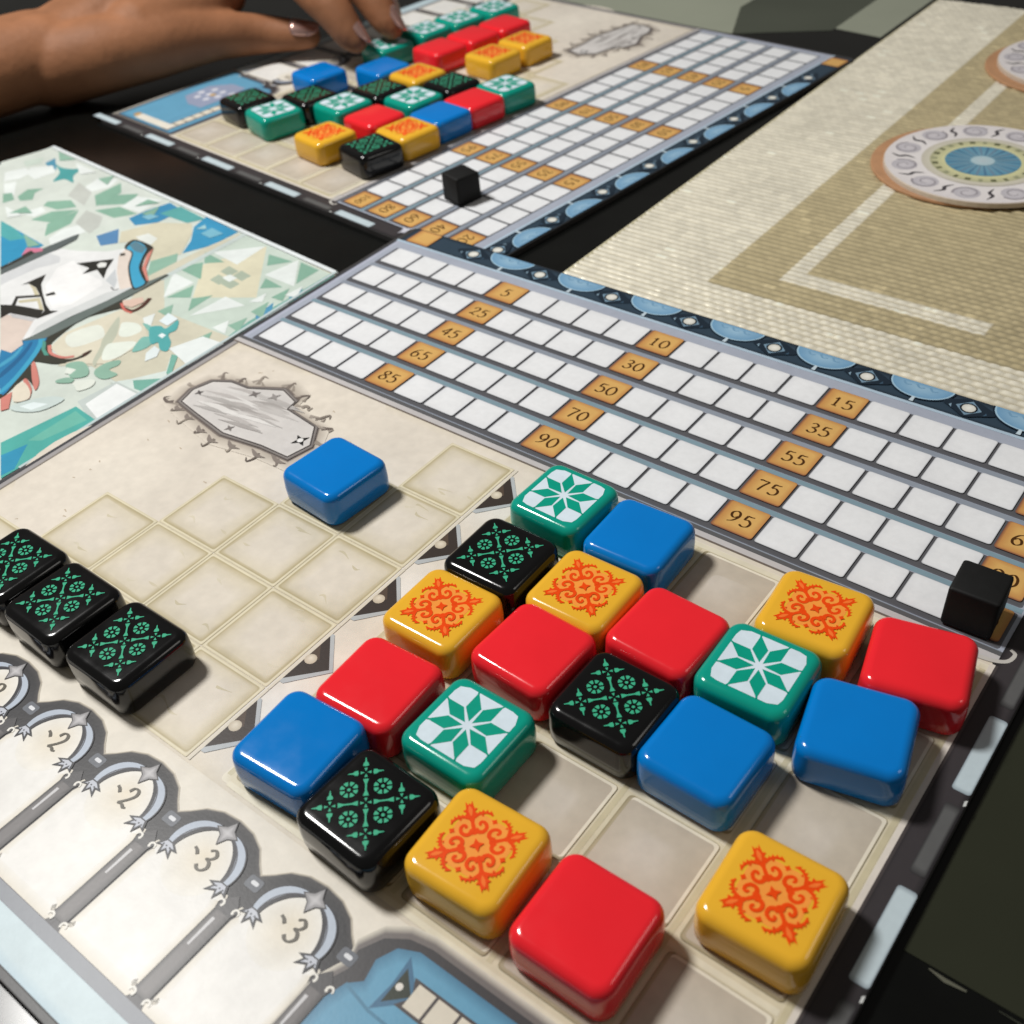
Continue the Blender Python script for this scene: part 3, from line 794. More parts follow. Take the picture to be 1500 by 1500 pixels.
    # ---- pattern line spaces
    for r in range(5):
        for c in range(4 - r, 5):
            p = Art(Z + .010)
            x, y = PX + (c + .5) * PPX, PY + (r + .5) * PPY
            rr = random.Random(r * 7 + c)
            def wob(L, s):                                  # each corner drifts as one, the outline stays clean
                off = [(rr.uniform(-s, s), rr.uniform(-s, s)) for _ in range(4)]
                return [(q[0] + off[i // 5][0], q[1] + off[i // 5][1]) for i, q in enumerate(L)]
            p.rings([rrect(x, y, PPX - .01, PPY - .01, .02), rrect(x, y, PPX - .10, PPY - .10, .04), wob(rrect(x, y, PPX - .15, PPY - .15, .06), .008), wob(rrect(x, y, PPX - .22, PPY - .22, .07), .02), wob(rrect(x, y, PPX - .40, PPY - .40, .12), .06), wob(rrect(x, y, .8, .8, .2), .1)],
                    [(210, 199, 170), (225, 216, 190), (178, 165, 130), (194, 182, 152), (212, 202, 181), (220, 211, 197)])
            for q in range(3):
                u_, v_ = x + rr.uniform(-.7, .7), y + rr.choice([-1, 1]) * rr.uniform(.35, .75)
                p.stroke(crom([(u_, v_), (u_ + rr.uniform(.05, .2), v_ + rr.uniform(-.08, .08)), (u_ + rr.uniform(.2, .4), v_ + rr.uniform(-.1, .1))], 3), [.01, .04, .06, .06, .04, .02, .01], rr.choice([(206, 196, 172), (212, 203, 182), (200, 190, 164)]))
            p.build('pattern_space', M['print_soft'], b)
        yc = PY + (r + .5) * PPY
        p = Art(Z + .012)
        p.poly([(9.60, yc - .72), (9.66, yc - .72), (10.30, yc - .02), (9.70, yc + .70), (9.60, yc + .70)], (178, 182, 184))
        p.poly([(9.60, yc - .66), (10.20, yc - .02), (9.60, yc + .62)], (60, 52, 48))
        p.poly([(9.60, yc - .40), (9.86, yc - .1), (9.60, yc + .1)], (84, 70, 60))
        p.stroke([(9.575, yc - .95), (9.575, yc + .95)], .06, (214, 206, 190))
        p.fan(circ(9.71, yc - .02, .125, 14), (9.69, yc - .05), (190, 178, 158), (224, 214, 196))
        p.build('row_arrow', M['print'], b)
    # ---- wall grid
    a = Art(Z + .006)
    a.rings([rrect(WX + WP * 2.5, WY + WP * 2.5, WP * 5 + .2, WP * 5 + .1, .1), rrect(WX + WP * 2.5, WY + WP * 2.5, WP * 5 - .1, WP * 5 - .1, .1)], [(224, 216, 198), (210, 200, 174)])
    for k in range(6):
        a.stroke([(WX + .1, WY + WP * k + .03), (WX + WP * 5 - .1, WY + WP * k + .03)], .10, (220, 212, 190))
        a.stroke([(WX + WP * k - .02, WY + .1), (WX + WP * k - .02, WY + WP * 5 - .1)], .10, (198, 188, 158))
    a.build('wall_frame', M['print_soft'], b)
    for r in range(5):
        for c in range(5):
            p = Art(Z + .018)
            x, y = WX + (c + .5) * WP, WY + (r + .5) * WP
            s = WP - WG
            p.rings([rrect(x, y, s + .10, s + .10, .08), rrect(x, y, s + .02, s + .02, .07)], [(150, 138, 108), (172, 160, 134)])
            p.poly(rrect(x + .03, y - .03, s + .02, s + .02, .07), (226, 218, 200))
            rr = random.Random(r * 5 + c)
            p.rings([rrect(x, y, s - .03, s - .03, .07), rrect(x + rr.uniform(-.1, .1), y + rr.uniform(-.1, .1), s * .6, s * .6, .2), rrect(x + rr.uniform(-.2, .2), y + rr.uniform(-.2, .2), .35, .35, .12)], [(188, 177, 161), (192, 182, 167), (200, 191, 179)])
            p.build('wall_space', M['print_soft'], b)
    # ---- floor line: arches, columns, numbers
    SL = (38, 37, 40)
    xs = [1.03 + 2.055 * k for k in range(7)]
    a = Art(Z + .008)
    prof = [(0, 16.60), (.36, 16.64), (.66, 16.77), (.86, 16.96), (1.03, 17.09)]
    up = [(xs[0] - 1.03, 17.09)]
    for x in xs:
        up += [(x - d, y) for d, y in reversed(prof[:-1])] + [(x + d, y) for d, y in prof[1:]]
    halo = [(x, y - .05) for x, y in up]
    low = [(x, 19.72) for x, y in up]
    for k in range(len(up) - 1):
        a.rings([[halo[k], halo[k + 1], halo[k + 1], halo[k]], [up[k], up[k + 1], up[k + 1], up[k]]], [(214, 204, 184), (120, 116, 116)], False) if False else None
    a.up()
    base = len(a.v)
    for L, col in ((halo, (212, 202, 184)), (up, (58, 55, 56)), ([(x, y + .10) for x, y in up], SL), (low, (60, 58, 62))):
        for p in L:
            a.v.append((p[0], p[1], a.z)); a.c.append(lin(col))
    n = len(up)
    for k in range(3):
        for i in range(n - 1):
            a.f.append((base + k * n + i, base + k * n + i + 1, base + (k + 1) * n + i + 1, base + (k + 1) * n + i))
    a.stroke([(0, 19.68), (14.4, 19.68)], .22, (128, 132, 140))
    for k in range(8):
        x = xs[0] - 1.03 + 2.055 * k
        a.poly(rrect(x + .02, 17.22, .30, .22, .05), (96, 100, 108)); a.poly(rrect(x + .03, 17.21, .15, .07, .03), (214, 216, 220))
    a.build('arcade', M['print'], b)
    nums = ['-1', '-1', '-2', '-2', '-2', '-3', '-3']
    for k, x in enumerate(xs):
        p = Art(Z + .012)
        op = circ(x, 17.42, .60, 20, 180, 360)                     # the arch
        op += [(x + .60, 17.58), (x + .70, 17.62), (x + .86, 17.60), (x + .90, 17.68), (x + .80, 17.74), (x + .84, 17.86), (x + .84, 19.34), (x + .76, 19.40), (x + .90, 19.46), (x + .84, 19.56)]
        op += [(2 * x - q[0], q[1]) for q in reversed(op[21:])]
        lo_ = [(x + (q[0] - x) * .86, 18.2 + (q[1] - 18.2) * .86) for q in op]
        p.rings([op, lo_], [(218, 211, 197), (229, 226, 220)], fill=False)
        p.poly(lo_, (230, 228, 224))
        p.fan([(q_[0], q_[1] + .08) for q_ in circ(x, 17.42, .60, 24)], (x, 17.35), (229, 226, 219), (221, 211, 191))
        fs = p.build('floor_space', M['print_soft'], b)
        q = Art(Z + .020, .0002)
        for s in (-1, 1):
            arc = [(x + s * .66 * math.sin(math.radians(t)), 17.43 - .60 * math.cos(math.radians(t))) for t in range(14, 112, 7)]
            q.stroke(arc, [.13 + .13 * math.sin(math.pi * i / len(arc)) for i in range(len(arc))], (40, 40, 46))
            q.stroke([(u_ + s * .02, v_ - .01) for u_, v_ in arc], [.05 + .11 * math.sin(math.pi * i / len(arc)) for i in range(len(arc))], (176, 186, 200))
            q.stroke([(u_ - s * .035, v_ + .02) for u_, v_ in arc], .022, (70, 70, 78))
            bx, by = x + s * .66, 17.50
            tail = [(bx - s * .08, by), (bx - s * .26, by + .10), (bx - s * .14, by + .12), (bx - s * .22, by + .26), (bx - s * .04, by + .17), (bx + s * .02, by + .30), (bx + s * .08, by + .14), (bx + s * .20, by + .18), (bx + s * .10, by)]
            q.poly(tail, (40, 40, 46))
            q.poly([(bx + (u_ - bx) * .62, by + .06 + (v_ - by - .06) * .62) for u_, v_ in tail], (186, 190, 200))
            for d in (-.08, 0, .07): q.poly(circ(bx + s * d, by + .10, .018, 6), (60, 62, 70))
        q.poly(star4(x, 16.86, .26, .0, .5), (66, 64, 66))
        q.poly(star4(x, 16.86, .22, .0, .5), (150, 148, 150))
        q.fan(star4(x, 16.86, .15, .0, .5), (x, 16.86), (166, 164, 166), (198, 196, 198))
        q.build('garland', M['print'], b)
        num = Art(Z + .022, .0002)
        write(num, nums[k], x - .02, 17.38, .42, (84, 78, 66), .07, .15, .60)
        num.build('numeral', M['print'], b)
    for k in range(8):
        x = xs[0] - 1.03 + 2.055 * k
        p = Art(Z + .018)
        p.rings([rrect(x, 18.62, .31, 1.66, .05), rrect(x - .03, 18.62, .14, 1.5, .04)], [(56, 53, 54), (104, 100, 100)])
        p.stroke([(x - .06, 17.98), (x - .06, 18.50)], .06, (196, 195, 197), .04)
        p.stroke([(x + .15, 17.85), (x + .15, 19.4)], .02, (40, 38, 40))
        p.poly([(x - .20, 17.72), (x, 17.50), (x + .20, 17.72), (x + .15, 17.85), (x - .15, 17.85)], (70, 68, 70))
        for yy in (17.74, 19.46):
            for s in (-1, 1):
                p.stroke([(x + s * (.17 + .055 * math.cos(t_)), yy + .055 * math.sin(t_)) for t_ in [2.2 + .55 * i_ for i_ in range(9)]], .045, (228, 225, 217), .03)
        p.build('column', M['print'], b)
    # ---- blue corner panel at the lower right
    a = Art(Z + .010)
    ol = [(14.2, 20.30), (14.30, 17.75), (14.50, 17.30), (14.42, 17.0), (14.62, 16.62), (14.95, 16.40), (15.35, 16.32), (20.1, 16.30), (20.1, 20.30)]
    a.rings([[(17.2 + (x - 17.2) * 1.03, 18.3 + (y - 18.3) * 1.06) for x, y in ol], ol], [(214, 208, 194), (112, 106, 104)])
    a.poly([(17.2 + (x - 17.2) * .985, 18.35 + (y - 18.35) * .965) for x, y in ol], (64, 62, 64))
    blue = [(14.35, 20.2), (14.55, 17.85), (14.66, 17.52), (14.86, 17.34), (14.78, 17.0), (14.93, 16.68), (15.25, 16.53), (20.0, 16.50), (20.0, 20.2)]
    a.rings([blue, [(17.3 + (x - 17.3) * .93, 18.4 + (y - 18.4) * .9) for x, y in blue]], [(74, 122, 152), (100, 156, 186)])
    a.stroke([(14.66, 17.52), (15.2, 17.62), (20.0, 17.66)], .05, (80, 128, 156))
    a.poly([(15.18, 16.66), (15.70, 17.12), (15.18, 17.60), (15.22, 17.12)], (70, 110, 140))
    a.poly([(15.26, 16.82), (15.58, 17.12), (15.26, 17.42)], (50, 56, 46)); a.poly(circ(15.34, 17.1, .06, 10), (222, 218, 210))
    a.poly([(15.44, 16.86), (19.9, 16.82), (19.9, 17.34), (15.44, 17.34), (15.60, 17.12)], (76, 70, 70))
    for k in range(10):
        x = 15.66 + .43 * k
        a.poly([(x - .16 if k else x - .1, 16.90), (x + .22, 16.90), (x + .22, 17.29), (x - .16 if k else x - .1, 17.29)], (216, 208, 192))
    a.poly([(15.3, 18.0), (16.2, 17.75), (17.7, 17.75), (17.75, 18.6), (17.3, 19.5), (16.0, 19.6), (15.3, 18.9)], (146, 154, 178))
    for dx, dy in ((0, 0), (.45, .2), (-.42, .25), (.05, .55), (.5, .75), (-.4, .8), (.1, 1.05), (-.5, -.3)):
        a.poly(rrect(16.55 + dx, 18.2 + dy, .30, .24, .1), (214, 214, 222))
    a.poly(rrect(16.55, 18.55, .26, .26, .1), (196, 160, 96))
    a.poly([(19.45, 16.9), (19.85, 16.9), (19.85, 19.3), (19.45, 19.3)], (222, 216, 204)); a.poly(rrect(19.6, 19.45, .3, .3, .1), (190, 150, 90))
    a.build('corner_panel', M['print'], b)
    return b

def copy_tree(o, parent=None):
    c = o.copy()
    COL.objects.link(c)
    c.parent = parent
    for ch in list(o.children):
        copy_tree(ch, c)
    return c

# the near board leans a hair: its far left corner lies on the corner of the other board
TA = TB = 0.0046
ex = Vector((1, 0, -TA)).normalized(); ey = Vector((0, 1, TB)).normalized(); ez = ex.cross(ey).normalized(); ey = ez.cross(ex)
M1 = Matrix(((ex.x, ey.x, ez.x, 0), (ex.y, ey.y, ez.y, 0), (ex.z, ey.z, ez.z, (TA * 20.8 + TB * 20.6) * U), (0, 0, 0, 1)))
TH2 = 1.672
M2 = Matrix.Translation(W(3.779, -20.94, 0)) @ Matrix.Rotation(-TH2, 4, 'Z')
board1 = make_board()
board2 = copy_tree(board1)
board1.matrix_world = M1
board2.matrix_world = M2
tag(board1, 'printed cardboard player board in front, with pattern lines, tile wall and score track', 'game board', 'player boards')
tag(board2, 'printed cardboard player board at the back, turned sideways under the hand', 'game board', 'player boards')

# ------------------------------------------------------------------ printed booklet on the left
def booklet():
    o = empty('rule_booklet', W(-10, 8, 0))
    tag(o, 'printed booklet with white banner and turquoise tile pattern at the left edge', 'booklet')
    off = (-10, 8)
    quad = [(-18.05, .27), (-.95, 1.88), (-.70, 17.5), (-21.0, 17.5)]
    prism('pages', quad, 0.0, .11, solid_mat('page_edges', (214, 218, 218), 0.7), o, off=off)
    a = Art(.112, .00025)
    a.poly([(-18.03, .29), (-.97, 1.9), (-.72, 17.45), (-20.97, 17.45)], (206, 214, 206))
    for item in CARD:
        col, w, fl = item[:3], item[3], item[4]
        pts = [(fl[i], fl[i + 1]) for i in range(0, len(fl), 2)]
        if w > 0: a.stroke(crom(pts, 4), w, col)
        elif w < 0: a.poly(crom(pts, 4, True), col)
        else: a.poly(pts, col)
    a.stroke([(-18.0, .36), (-1.0, 1.97)], .16, (224, 230, 232))
    a.stroke([(-.98, 1.95), (-.80, 13.0)], .10, (190, 204, 206))
    a.build('cover_print', M['cover'], o, off=off)
booklet()

# ------------------------------------------------------------------ tiles
TS, THT = 1.79, 0.81
def tile_mesh(name, mat, s=TS, h=THT, rc=.30, rb=.185):
    rings = []
    def loop(ins, z):
        r = max(.05, rc - ins * .9)
        return [(p[0] * U, p[1] * U, z * U) for p in rrect(0, 0, s - 2 * ins, s - 2 * ins, r, 6)]
    rings.append(loop(.10, 0)); rings.append(loop(.04, .025)); rings.append(loop(.012, .08)); rings.append(loop(0, h * .45))
    m = 7
    for k in range(m + 1):
        t = math.pi / 2 * k / m
        rings.append(loop(.012 + rb * (1 - math.cos(t)), h - rb + rb * math.sin(t)))
    n = len(rings[0])
    v = [p for L in rings for p in L]
    f = []
    for k in range(len(rings) - 1):
        for i in range(n):
            j = (i + 1) % n
            f.append((k * n + i, k * n + j, (k + 1) * n + j, (k + 1) * n + i))
    f.append(tuple((len(rings) - 1) * n + i for i in range(n)))
    f.append(tuple(reversed(range(n))))
    me = bpy.data.meshes.new(name)
    me.from_pydata(v, [], f); me.update()
    for p in me.polygons: p.use_smooth = True
    me.materials.append(mat)
    return me

def art_green():
    a = Art(THT + .002, .0003)
    s, c = .66, .20
    a.poly([(s, -s + c), (s, s - c), (s - c * .35, s - c * .35 + .04), (s - c, s), (-s + c, s), (-s + c * .35 - .04, s - c * .35), (-s, s - c), (-s, -s + c), (-s + c * .35, -s + c * .35 - .04), (-s + c, -s), (s - c, -s), (s - c * .35 + .04, -s + c * .35)], (212, 226, 236))
    for k in range(8):
        t = math.radians(22.5 + 45 * k)
        d = math.radians(20.2)
        ro = s / max(abs(math.cos(t)), abs(math.sin(t))) * 1.0
        pts = [(.085 * math.cos(t), .085 * math.sin(t)), (0.40 * math.cos(t - d), 0.40 * math.sin(t - d)), (ro * math.cos(t), ro * math.sin(t)), (0.40 * math.cos(t + d), 0.40 * math.sin(t + d))]
        a.poly(pts, (10, 152, 128))
        # green divider between the side wedge and the corner kite
        a.stroke([(.36 * math.cos(t), .36 * math.sin(t)), ((ro + .01) * math.cos(t), (ro + .01) * math.sin(t))], .02, (10, 152, 128), .035)
    return a

def art_black():
    a = Art(THT + .002, .0002)
    TL = (64, 172, 134)
    def tri(cx, cy, ang, r, w=.75):
        a.poly([(cx, cy), (cx + r * math.cos(ang - w / 2), cy + r * math.sin(ang - w / 2)), (cx + r * math.cos(ang + w / 2), cy + r * math.sin(ang + w / 2))], TL)
    def spike(cx, cy, ang, l):
        e = (math.cos(ang), math.sin(ang)); n_ = (-e[1], e[0])
        pts = [(.0, .012), (.012, .05), (.06, .042), (.09, .016), (l, .007), (l, -.007), (.09, -.016), (.06, -.042), (.012, -.05), (.0, -.012)]
        a.poly([(cx + p[0] * e[0] + p[1] * n_[0], cy + p[0] * e[1] + p[1] * n_[1]) for p in pts], TL)
    def cross(cx, cy, a0):
        for k in range(4):
            an = a0 + k * math.pi / 2
            tri(cx + .022 * math.cos(an), cy + .022 * math.sin(an), an, .072, .78)
    cross(0, 0, math.pi / 4)
    for k in range(4):
        an = math.pi / 4 + k * math.pi / 2
        e = (math.cos(an), math.sin(an)); n_ = (-e[1], e[0])
        bone = [(.125, .046), (.17, .034), (.22, .015), (.35, .015), (.40, .034), (.445, .046), (.445, -.046), (.40, -.034), (.35, -.015), (.22, -.015), (.17, -.034), (.125, -.046)]
        a.poly([(p[0] * e[0] + p[1] * n_[0], p[0] * e[1] + p[1] * n_[1]) for p in bone], TL)
        c = (.57 * e[0], .57 * e[1])
        cross(c[0], c[1], an)
        spike(c[0] + .12 * e[0], c[1] + .12 * e[1], an, .17)
        for s in (-1, 1):
            spike(c[0] + s * .12 * n_[0], c[1] + s * .12 * n_[1], an + s * math.pi / 2, .17)
        m = (.385 * math.cos(an + math.pi / 4), .385 * math.sin(an + math.pi / 4))
        a.poly(circ(m[0], m[1], .030, 8), TL)
        for j in range(8):
            t = j * math.pi / 4 + .39
            pts = [(.074, -.014), (.140, -.042), (.152, 0), (.140, .042), (.074, .014)]
            a.poly([(m[0] + p[0] * math.cos(t) - p[1] * math.sin(t), m[1] + p[0] * math.sin(t) + p[1] * math.cos(t)) for p in pts], TL)
    return a

def art_yellow():
    a = Art(THT + .002, .0002)
    LO, OR = (244, 154, 66), (236, 74, 16)
    blob = []
    for k in range(64):
        t = 2 * math.pi * k / 64
        rad = .535 + .045 * math.cos(4 * (t - math.pi / 4))
        blob.append((rad * math.cos(t), rad * math.sin(t)))
    a.poly(blob, LO)
    for k in range(4):
        an = math.pi / 4 + k * math.pi / 2
        e = (math.cos(an), math.sin(an)); n_ = (-e[1], e[0])
        def X(p): return (.94 * (p[0] * e[0] + p[1] * n_[0]), .94 * (p[0] * e[1] + p[1] * n_[1]))
        half = [(.195, 0), (.21, .045), (.25, .06), (.33, .035), (.44, .03), (.50, .05), (.545, .05), (.60, .10), (.625, .07), (.68, .125), (.70, .07), (.845, .055), (.775, .022), (.81, 0)]
        a.poly([X(p) for p in half] + [X((u, -v)) for u, v in reversed(half[1:-1])], OR)
        for s in (-1, 1):
            curl = crom([(.30, .03), (.235, .075), (.225, .15), (.285, .21), (.37, .205), (.41, .155), (.385, .115), (.345, .125)], 5)
            n = len(curl)
            a.stroke([X((u, v * s)) for u, v in curl], [.075 * (1 - .45 * i / n) for i in range(n)], OR)
            br = crom([(.525, .04), (.560, .11), (.575, .19), (.555, .27), (.515, .325), (.475, .35)], 4)
            n = len(br)
            a.stroke([X((u, v * s)) for u, v in br], [.062 - .036 * i / n for i in range(n)], OR)
            for (u, v, l) in ((.575, .135, .055), (.59, .20, .05), (.575, .265, .045), (.54, .325, .04)):
                a.poly([X((u - .02, (v - .032) * s)), X((u + l, (v + .012) * s)), X((u - .02, (v + .03) * s))], OR)
            a.poly([X((u, v * s)) for u, v in ((.535, .16), (.50, .19), (.545, .215))], OR)
        a.poly([X(p) for p in crom([(.55, 0), (.61, .026), (.68, .034), (.76, .006), (.68, -.034), (.61, -.026)], 3, True)], (246, 120, 50))
        d = an + math.pi / 4
        q = (.475 * math.cos(d), .475 * math.sin(d))
        a.poly(star4(q[0], q[1], .055, d, .6), OR)
    a.poly(star4(0, 0, .12, math.pi / 4, .45), OR)
    return a

TM = {c: tile_mesh(c + '_tile', M[c]) for c in ('red', 'blue', 'green', 'yellow', 'black')}
PM = {}
for cname, fn in (('green', art_green), ('black', art_black), ('yellow', art_yellow)):
    o = fn().build('top_print', M['tile_print'], None, flip=False)
    PM[cname] = o.data
    bpy.data.objects.remove(o)
NAME = {'red': 'red_tile', 'blue': 'blue_tile', 'green': 'green_star_tile', 'yellow': 'yellow_scroll_tile', 'black': 'black_rosette_tile'}

def tile(c, x, y, ang, label, group, mat, z=T + .034):
    m = mat @ Matrix.Translation(Vector((x * U, -y * U, z * U))) @ Matrix.Rotation(math.radians(-ang), 4, 'Z')
    if c in PM:
        r = empty(NAME[c], mat=m)
        link(bpy.data.objects.new('body', TM[c]), r)
        link(bpy.data.objects.new('top_print', PM[c]), r)
    else:
        r = link(bpy.data.objects.new(NAME[c], TM[c]))
        r.matrix_world = m
    tag(r, label, 'tile', group)
    return r
G1 = 'tiles on the near board'
NEAR = [
 ('green', 11.55, 7.65, 1, 'green star tile at the wall corner touching score track and blue tile'),
 ('blue', 13.45, 7.75, -2, 'plain blue tile next to the green star tile at the score track'),
 ('yellow', 17.20, 7.76, -5, 'yellow scroll tile by the score track beside the red tile at the board edge'),
 ('red', 19.17, 7.82, -13, 'plain red tile twisted at the right board edge below the black cube'),
 ('black', 11.50, 9.72, -1, 'black rosette tile directly below the green star tile at the score track'),
 ('yellow', 13.42, 9.60, -1, 'yellow scroll tile between black rosette tile and red tile, below the blue tile'),
 ('red', 15.25, 9.62, 2, 'plain red tile between a yellow and a green star tile, second row of the wall'),
 ('green', 17.00, 9.52, -2, 'green star tile between a red tile and the twisted blue tile'),
 ('blue', 18.90, 9.70, -13, 'plain blue tile twisted at the right board edge in front of the red one'),
 ('yellow', 11.50, 11.50, -1, 'yellow scroll tile at the left end of its wall row, beside a row arrow'),
 ('red', 13.48, 11.30, 2, 'plain red tile in the middle of the wall between yellow and black tiles'),
 ('black', 15.33, 11.48, 0, 'black rosette tile in the middle of the wall beside a blue tile'),
 ('blue', 17.10, 11.46, 1, 'plain blue tile in the middle right of the wall beside an empty grey space'),
 ('red', 11.72, 13.48, -3, 'plain red tile at the left wall side between blue and yellow tiles'),
 ('green', 13.65, 13.36, 0, 'green star tile in front, between two red tiles and beside an empty space'),
 ('yellow', 19.17, 13.17, -2, 'yellow scroll tile alone at the right board edge near the picture corner'),
 ('blue', 11.45, 15.18, -4, 'plain blue tile at the near left corner of the wall by the arches'),
 ('black', 13.28, 15.44, 2, 'black rosette tile in the front wall row beside the blue corner tile'),
 ('yellow', 15.20, 15.02, -3, 'yellow scroll tile in the front wall row between black and red tiles'),
 ('red', 17.22, 15.03, -1, 'large plain red tile nearest to the viewer in the front wall row'),
 ('blue', 6.72, 9.56, 4, 'lone plain blue tile touching the printed name cartouche on parchment'),
 ('black', 7.13, 15.48, 0, 'black rosette tile on parchment, right end of the row of three at the left'),
 ('black', 5.12, 15.50, 1, 'black rosette tile on parchment, middle of the row of three at the left'),
 ('black', 3.28, 15.46, 0, 'black rosette tile cut off by the left picture edge'),
]
for c, x, y, an, lab in NEAR:
    tile(c, x, y, an, lab, G1, M1)
G2 = 'tiles on the far board'
FAR = [
 ('black', 17.55, 7.25, 8, 'black tile at the near end of the far board, closest to its score track'),
 ('yellow', 15.78, 7.28, 3, 'yellow tile behind the nearest black tile, beside the far score track'),
 ('yellow', 17.75, 9.50, 4, 'yellow tile left of the nearest black tile on the far board'),
 ('red', 15.62, 9.25, 2, 'red tile between two yellow tiles and a green tile on the far board'),
 ('blue', 14.05, 7.38, 2, 'blue tile beside the far score track between yellow and red tiles'),
 ('red', 12.40, 7.30, 4, 'red tile beside the far score track between blue and green tiles'),
 ('green', 10.70, 7.28, 5, 'green star tile last in the row along the far score track'),
 ('green', 17.40, 13.00, 10, 'green star tile alone at the left front of the far board'),
 ('green', 15.42, 11.30, 3, 'green star tile behind the yellow tile and left of the red tile'),
 ('green', 13.50, 9.42, 2, 'green star tile in the centre of the far wall behind the blue tile'),
 ('black', 17.20, 14.95, 6, 'black tile beside the blue corner panel of the far board, leftmost'),
 ('black', 15.62, 13.05, 4, 'black tile in front of the left blue tile on the far board'),
 ('black', 13.62, 11.22, 2, 'black tile between blue and green tiles in the far wall centre'),
 ('black', 11.62, 9.30, 3, 'black tile behind the red tile, beside the green one on the far board'),
 ('blue', 13.70, 14.90, 5, 'blue tile under the fingers, left one of the two at the back'),
 ('blue', 11.85, 13.05, 3, 'blue tile under the fingertips, right one of the two at the back'),
 ('yellow', 11.62, 11.22, 2, 'yellow tile seen flat between blue, black and red tiles at the back'),
 ('red', 8.95, 12.75, 3, 'red tile nearest of the three in a row at the back'),
 ('red', 7.08, 12.65, 1, 'red tile in the middle of the three in a row at the back'),
 ('red', 5.25, 12.55, 3, 'red tile farthest of the three in a row at the back'),
 ('yellow', 8.35, 10.25, 1, 'yellow tile on parchment, nearer of the touching pair at the back'),
 ('yellow', 6.40, 10.25, 0, 'yellow tile on parchment, farther of the touching pair at the back'),
 ('green', 9.85, 15.05, 5, 'green star tile right at the fingertips, nearest of the back row'),
 ('green', 7.60, 15.05, 2, 'green star tile second from the fingertips in the back row'),
 ('green', 5.75, 14.85, 4, 'green star tile third from the fingertips in the back row'),
 ('green', 3.85, 14.55, 2, 'green star tile farthest in the back row at the top picture edge'),
]
for c, x, y, an, lab in FAR:
    tile(c, x, y, an, lab, G2, M2)

# ------------------------------------------------------------------ score markers: small painted wooden cubes
def cube_mesh(s=.91, r=.07):
    bm = bmesh.new()
    bmesh.ops.create_cube(bm, size=s * U)
    bmesh.ops.bevel(bm, geom=list(bm.edges), offset=r * U, segments=3, affect='EDGES', profile=.6)
    rr = random.Random(2)
    for v in bm.verts:
        v.co += Vector((rr.uniform(-1, 1), rr.uniform(-1, 1), rr.uniform(-1, 1))) * .008 * U
        v.co.z += s / 2 * U
    me = bpy.data.meshes.new('score_cube'); bm.to_mesh(me); bm.free()
    for p in me.polygons: p.use_smooth = True
    me.materials.append(M['cube'])
    return me
CM = cube_mesh()
for mt, x, y, an, lab in ((M1, 19.38, 5.60, -3, 'black wooden score cube at the right end of the near score track'), (M2, 17.55, 2.75, 9, 'black wooden score cube on the white squares of the far score track')):
    o = link(bpy.data.objects.new('score_cube', CM))
    o.matrix_world = mt @ Matrix.Translation(Vector((x * U, -y * U, (T + .034) * U))) @ Matrix.Rotation(math.radians(-an), 4, 'Z')
    tag(o, lab, 'cube', 'black score cubes')

# ------------------------------------------------------------------ hand reaching over the far board
def capsule_chain(bm, pts, n=20):
    """tapered tube with round ends through (x, y, z, r) layout points"""
    P = [(W(p[0], p[1], p[2]), p[3] * U) for p in pts]
    dense = []
    L = len(P)
    for i in range(L - 1):
        p0 = P[max(i - 1, 0)]; p1 = P[i]; p2 = P[i + 1]; p3 = P[min(i + 2, L - 1)]
        for k in range(6):
            t = k / 6
            q = 0.5 * ((2 * p1[0]) + (-p0[0] + p2[0]) * t + (2 * p0[0] - 5 * p1[0] + 4 * p2[0] - p3[0]) * t * t + (-p0[0] + 3 * p1[0] - 3 * p2[0] + p3[0]) * t ** 3)
            dense.append((q, p1[1] + (p2[1] - p1[1]) * t))
    dense.append(P[-1])
    d0 = (dense[0][0] - dense[1][0]).normalized(); d1 = (dense[-1][0] - dense[-2][0]).normalized()
    caps0 = [(dense[0][0] + d0 * dense[0][1] * math.sin(a), dense[0][1] * math.cos(a)) for a in (1.35, 1.0, .5)]
    caps1 = [(dense[-1][0] + d1 * dense[-1][1] * math.sin(a), dense[-1][1] * math.cos(a)) for a in (.5, 1.0, 1.35)]
    D = caps0 + dense + caps1
    ref = Vector((0, 0, 1))
    rows = []
    for i, (c, r) in enumerate(D):
        t = (D[min(i + 1, len(D) - 1)][0] - D[max(i - 1, 0)][0]).normalized()
        s = t.cross(ref)
        if s.length < 1e-4: s = Vector((1, 0, 0))
        s.normalize(); u = s.cross(t)
        rows.append([bm.verts.new(c + (s * math.cos(2 * math.pi * k / n) + u * math.sin(2 * math.pi * k / n)) * r) for k in range(n)])
    for i in range(len(rows) - 1):
        for k in range(n):
            j = (k + 1) % n
            bm.faces.new((rows[i][k], rows[i][j], rows[i + 1][j], rows[i + 1][k]))
    bm.faces.new(list(reversed(rows[0]))); bm.faces.new(rows[-1])

